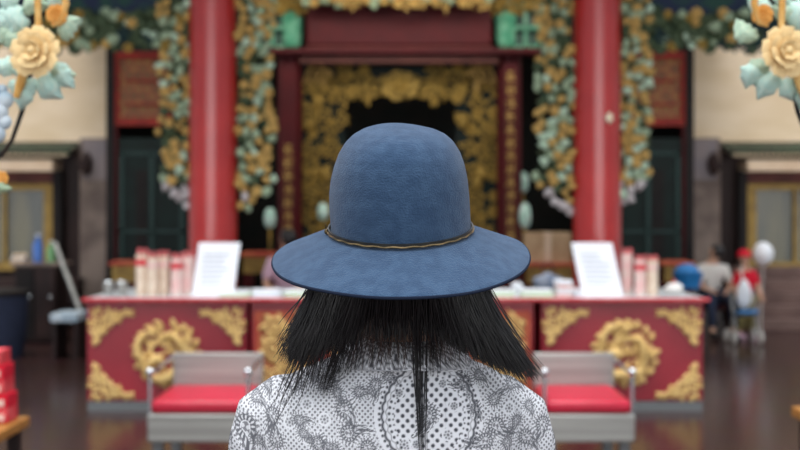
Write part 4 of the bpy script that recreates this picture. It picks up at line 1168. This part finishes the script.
# buttons down the front
for k in range(7):
    q = MB(); q.lathe([(.006, 0), (.006, .002)], (0, 0, 0), 12); q.build('button', M['white'], shirt, loc=(BX, BY + .115, 1.26 - k * .07), rot=(R(-90), 0, 0))
# trousers and shoes
ch = [[('pel', (BX, BY, .9), .128)]]
for s in (-1, 1): ch.append([('pel', 0, 0), (None, (BX + s * .09, BY, .78), .1), (None, (BX + s * .1, BY + .01, .45), .074), (None, (BX + s * .1, BY - .02, .1), .06)])
mb = MB(); addmesh(mb, skin(ch, 2)); put('trousers', remesh(mb, .008, 3), M['trousers'], person)
for s in (-1, 1):
    q = MB(); q.tube([(BX + s * .1, BY - .07, .05), (BX + s * .1, BY - .02, .055), (BX + s * .105, BY + .08, .045), (BX + s * .11, BY + .16, .032)], [.036, .046, .044, .03], 16)
    for v in q.v: v.z = max(.002, v.z)
    q.build('shoe', M['shoe'], person)

# ------------------------------------------------------------------ hair
bvh = BVHTree.FromPolygons([v.co.copy() for v in shirt_me2.vertices], [tuple(p.vertices) for p in shirt_me2.polygons])
cbv = BVHTree.FromPolygons([v.co.copy() for v in cme.vertices], [tuple(p.vertices) for p in cme.polygons])
def surf_y(x, z):
    ys = []
    for b in (bvh, cbv):
        h = b.ray_cast(Vector((x, 1.0, z)), Vector((0, 1, 0)))
        if h[0] is not None: ys.append(h[0].y)
    return min(ys) if ys else None
hr = random.Random(99)
def strand_pts(x0, ys, x1, y1, dep0, dep1, bow=0, n=11, wav=.0, tip=0):
    pts = []; ph = hr.uniform(0, 6.28); fr = hr.uniform(.7, 1.6)
    sx = X(x0, 1.42)
    for i in range(n):
        t = i / (n - 1)
        py = lerp(ys, y1, t); e = t ** 1.3
        px = lerp(x0, x1, e) + bow * math.sin(PI * t) + wav * math.sin(ph + fr * 6 * t) * t
        dd = lerp(dep0, dep1, min(1, t * 1.2))
        x = X(px, 1.42); z = CAMZ + (213 - py) * 1.42 / F
        y = dd
        s = surf_y(x, z) if z < 1.41 else None
        if s is not None and (y > s - .003 or t > .75): y = min(y, s - .003 - .004 * hr.random())
        pts.append((x, y, z))
    return pts
def root_pt(x0, back=1.0):
    """point on the hair shell under the brim"""
    u = max(-1, min(1, (x0 - 399) / 93))
    return BY - .02 - .105 * math.sqrt(max(0, 1 - u * u)) * back
strands = []
def bunch(n, xa, xb, ea, eb, ya, yb, lay=.03, wav=1.5, depend=1.42, bow=0, r=.0008, ys=(255, 285)):
    for _ in range(n):
        u = hr.random(); x0 = lerp(xa, xb, u); x1 = lerp(ea, eb, min(1, max(0, u + hr.uniform(-.12, .12))))
        l = hr.random() * lay
        y1 = lerp(ya, yb, hr.random() ** .8)
        strands.append((strand_pts(x0, hr.uniform(*ys), x1, y1, root_pt(x0) + l, depend + l, bow + hr.uniform(-2, 2), wav=wav), r * hr.uniform(.7, 1.3)))
ENV = [(276, 360), (290, 366), (305, 366), (322, 360), (340, 349), (362, 342), (400, 340), (436, 338), (448, 346), (460, 354), (480, 364), (500, 372), (520, 378), (536, 381)]
def env(x): return interp(ENV, x)[0]
def endx(x0):
    return interp([(317, 283), (336, 308), (355, 340), (374, 366), (400, 400), (424, 428), (436, 452), (456, 492), (477, 534)], x0)[0]
def main_hair(n, a, b, up, r=.0008, lay=.045):
    for _ in range(n):
        x0 = hr.uniform(a, b); xe = endx(x0) + hr.gauss(0, 5); ye = env(xe) - abs(hr.gauss(0, up)) + hr.expovariate(.5) - 2.5
        l = hr.random() * lay
        strands.append((strand_pts(x0, hr.uniform(255, 285), xe, ye, root_pt(x0) + l * .5, 1.40 + l, hr.uniform(-1, 1), wav=1.4), r * hr.uniform(.7, 1.3)))
main_hair(1900, 330, 477, 7)
main_hair(330, 318, 332, 11)
main_hair(900, 428, 477, 9)
main_hair(150, 320, 345, 10)
bunch(60, 330, 372, 300, 352, 358, 380, .01, 3, 1.41, 0, .0006)
bunch(80, 322, 372, 296, 336, 366, 398, .008, 3, 1.41, -3, .0006)
bunch(16, 330, 360, 270, 292, 388, 424, .004, 4, 1.41, -6, .0006)
bunch(26, 356, 372, 318, 330, 376, 396, .006, 3, 1.41, -3, .0006)
bunch(60, 366, 440, 362, 440, 346, 366, .01, 4, 1.42, 0, .0005)
bunch(26, 413, 428, 418, 425, 385, 480, .02, 1.2, 1.42, 0, .0006)
bunch(30, 430, 446, 429, 442, 350, 378, .006, 1.5, 1.41, 0, .0006)
bunch(30, 316, 330, 274, 300, 340, 366, .02, 5, 1.43, -3, .0005)
bunch(26, 470, 480, 500, 538, 340, 378, .02, 3, 1.45, 0, .0005)
bunch(12, 309, 317, 292, 306, 320, 350, .03, 3, 1.45, -2, .0006)
bunch(10, 478, 484, 492, 512, 330, 358, .03, 2, 1.45, 1, .0006)
def strands_obj(name, st, m, parent):
    cu = bpy.data.curves.new(name, 'CURVE'); cu.dimensions = '3D'; cu.bevel_depth = 1.0; cu.bevel_resolution = 0; cu.resolution_u = 3
    for pts, r in st:
        sp = cu.splines.new('NURBS'); sp.points.add(len(pts) - 1); sp.order_u = 4; sp.use_endpoint_u = True
        for i, p in enumerate(pts):
            t = i / (len(pts) - 1)
            sp.points[i].co = (p[0], p[1], p[2], 1); sp.points[i].radius = r * (1 - .7 * max(0, t - .6) / .4)
    o = bpy.data.objects.new(name, cu); COL.objects.link(o)
    me = evald(o); bpy.data.objects.remove(o)
    me.polygons.foreach_set('use_smooth', [True] * len(me.polygons))
    me.materials.clear()
    return put(name, me, m, parent)
strands_main = strands; strands = []
bunch(90, 345, 415, 342, 416, 352, 373, .01, 5, 1.41, 0, .0005)
bunch(60, 425, 470, 428, 475, 350, 366, .01, 4, 1.41, 0, .0005)
loose = [([(p[0], p[1] + .03 * max(0, 1 - i / 6), p[2]) for i, p in enumerate(ps)][3:], r_) for ps, r_ in strands]; strands = strands_main
hairo = strands_obj('hair', strands, M['hair'], person)
strands_obj('loose_hair', loose, M['hair2'], hairo)['label'] = 'thin brownish loose hair ends over the collar'
# solid under-layer on the skull so that no scalp shows
q = MB(); q.ell((0, BY - .008, 1.505), (.085, .092, .092), None, 32, 20)
q.lathe([(.07, .0), (.08, .03), (.09, .09)], (0, BY + .02, 1.41), 32, 1, .8)
q.v = [Vector((v.x, min(v.y, BY + .03) if v.z < 1.53 else v.y, v.z)) for v in q.v]
sc_ = q.build('under_layer', M['hair'], hairo)

# ------------------------------------------------------------------ hat
HX, HY, HZ = X(400.5, 1.48), 1.48, Z(231, 1.48)
hat = thing('hat', 'blue felt wide brimmed hat with a thin dark band worn by the woman', 'hat', (HX, HY, HZ))
TILT = Matrix.Rotation(R(-1.0), 3, 'Y') @ Matrix.Rotation(R(12.0), 3, 'X')
def hatify(mb):
    mb.v = [TILT @ v + Vector((HX, HY, HZ)) for v in mb.v]; return mb
def wob(p, a, r):
    n = mnoise.noise(Vector((p.x * 14, p.y * 14, p.z * 14 + 5))) * .0028
    return Vector((p.x + n * math.cos(a), p.y + n * math.sin(a), p.z + n))
SY = 1.1
pr = [(.0930, -.004), (.0935, .012), (.0937, .03), (.0930, .05), (.0907, .07), (.0865, .09), (.0810, .106), (.0725, .1195), (.062, .129), (.049, .1355), (.034, .1395), (.016, .1415), (.002, .142)]
fine = []
for i in range(len(pr) - 1):
    for k in range(3): fine.append((lerp(pr[i][0], pr[i + 1][0], k / 3), lerp(pr[i][1], pr[i + 1][1], k / 3)))
fine.append(pr[-1])
o = hatify(MB().lathe(fine, (0, 0, 0), 96, 1, SY, wob)).build('crown', M['felt'], hat, ang=60)
sm_ = o.modifiers.new('s', 'SUBSURF'); sm_.levels = 1; sm_.render_levels = 1
def rim(p, a, r):
    t = (r - .094) / .076
    dz = t * t * (.003 * math.cos(2 * a) + .0022 * math.sin(3 * a + .6)) 
    n = mnoise.noise(Vector((p.x * 9, p.y * 9, 2))) * .002 * max(0, t)
    return Vector((p.x, p.y, p.z + dz + n))
bp_ = []
for i in range(19):
    t = i / 18; bp_.append((.090 + .080 * t, .002 - .0362 * (t ** 1.12)))
under = [(r + (.0007 if i == 18 else 0), z - .0032) for i, (r, z) in enumerate(bp_)][::-1]
o = hatify(MB().lathe(bp_ + [(.1716, -.036)] + under, (0, 0, 0), 120, 1, 1.09, rim, cap=False)).build('brim', M['felt'], hat, ang=75)
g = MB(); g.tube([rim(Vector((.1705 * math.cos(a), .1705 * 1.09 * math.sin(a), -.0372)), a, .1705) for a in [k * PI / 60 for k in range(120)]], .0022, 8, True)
hatify(g).build('rim_shade_ring', M['felt_rim_shade'], o)  # added navy ring, its dark colour paints the shade along the brim edge
o = hatify(MB().lathe([(.0945, .0015), (.0965, .0015), (.0968, .0075), (.0948, .0075)], (0, 0, 0), 96, 1, SY, None, False)).build('hat_band', M['band'], hat, ang=80)
g = MB(); g.tube([(.0972 * math.cos(a * PI / 60), .0972 * SY * math.sin(a * PI / 60), .0035 + .0006 * math.sin(a * 1.3)) for a in range(120)], .0013, 6, True)
hatify(g).build('gold_cord', M['band_gold'], o)
g = MB(); aa = R(187); g.ell((.0985 * math.cos(aa), .0985 * SY * math.sin(aa), .004), (.003, .0035, .004), None, 10, 8); g.tube([(.099 * math.cos(aa), .099 * SY * math.sin(aa), .006), (.0995 * math.cos(aa), .0995 * SY * math.sin(aa), .014)], .001, 6)
hatify(g).build('clasp', M['band_gold'], o)

# ------------------------------------------------------------------ light
W = bpy.data.worlds.new('World'); S.world = W; W.use_nodes = True
nt = W.node_tree; bg = nt.nodes['Background']
tc = nt.nodes.new('ShaderNodeTexCoord'); sp = nt.nodes.new('ShaderNodeSeparateXYZ'); cr = nt.nodes.new('ShaderNodeValToRGB')
nt.links.new(tc.outputs['Generated'], sp.inputs[0]); nt.links.new(sp.outputs['Z'], cr.inputs['Fac']); nt.links.new(cr.outputs['Color'], bg.inputs['Color'])
e = cr.color_ramp.elements
e[0].position = 0.0; e[0].color = (.55, .55, .55, 1)
e[1].position = 1.0; e[1].color = (2.3, 2.36, 2.46, 1)
k = e.new(.12); k.color = (.62, .64, .67, 1)
k = e.new(.22); k.color = (.5, .53, .58, 1)
k = e.new(.5); k.color = (.8, .85, .92, 1)
bg.inputs['Strength'].default_value = 1.0
# the courtyard opens to bright sky low behind the photographer
def mth(op, a, b=None, c=None):
    n = nt.nodes.new('ShaderNodeMath'); n.operation = op
    for i, q in enumerate((a, b, c)):
        if q is None: continue
        if isinstance(q, (int, float)): n.inputs[i].default_value = q
        else: nt.links.new(q, n.inputs[i])
    return n.outputs[0]
def mrange(src, a, b):
    n = nt.nodes.new('ShaderNodeMapRange'); n.interpolation_type = 'SMOOTHSTEP'; n.inputs['From Min'].default_value = a; n.inputs['From Max'].default_value = b
    nt.links.new(src, n.inputs['Value']); return n.outputs['Result']
az = mrange(mth('MULTIPLY', sp.outputs['Y'], -1.0), .90, .985)
el = mrange(mth('ABSOLUTE', sp.outputs['Z']), .22, .08)
gap = mth('MULTIPLY', az, el)
addn = nt.nodes.new('ShaderNodeMix'); addn.data_type = 'RGBA'; addn.blend_type = 'MIX'
addn.inputs[7].default_value = (5.0, 5.0, 5.0, 1)
nt.links.new(gap, addn.inputs[0]); nt.links.new(cr.outputs['Color'], addn.inputs[6]); nt.links.new(addn.outputs[2], bg.inputs['Color'])
sl = bpy.data.lights.new('sun', 'SUN'); sl.energy = 2.3; sl.angle = R(35); sl.color = (1, .98, .95)
so = bpy.data.objects.new('sun', sl); COL.objects.link(so); so.rotation_euler = (R(16), R(-6), 0)

def lamp(x, y, z, w, h, en, rot):  # unseen warm area fill, added to brighten the hall interior
    l = bpy.data.lights.new('hall_fill', 'AREA'); l.shape = 'RECTANGLE'; l.size = w; l.size_y = h; l.energy = en; l.color = (1, .93, .82)
    o = bpy.data.objects.new('hall_fill', l); COL.objects.link(o); o.location = (x, y, z); o.rotation_euler = rot
lamp(0, 11.3, 4.3, 4.5, .5, 70, (R(35), 0, 0))
for sx in (-1, 1): lamp(sx * 3.2, 12.2, 4.3, 1.4, .4, 22, (R(30), 0, 0))
cam = bpy.data.cameras.new('cam'); co = bpy.data.objects.new('cam', cam); COL.objects.link(co)
cam.lens = 50; cam.sensor_width = 36; co.location = (0, 0, CAMZ); co.rotation_euler = (R(90), 0, 0)
cam.shift_y = -12 / 800
cam.dof.use_dof = True; cam.dof.focus_distance = 1.40; cam.dof.aperture_fstop = 4.5
cam.clip_start = .05
S.camera = co
S.cycles.use_denoising = True
S.view_settings.view_transform = 'Standard'; S.view_settings.look = 'None'; S.view_settings.gamma = 1; S.view_settings.exposure = -0.08
S.view_settings.use_curve_mapping = False
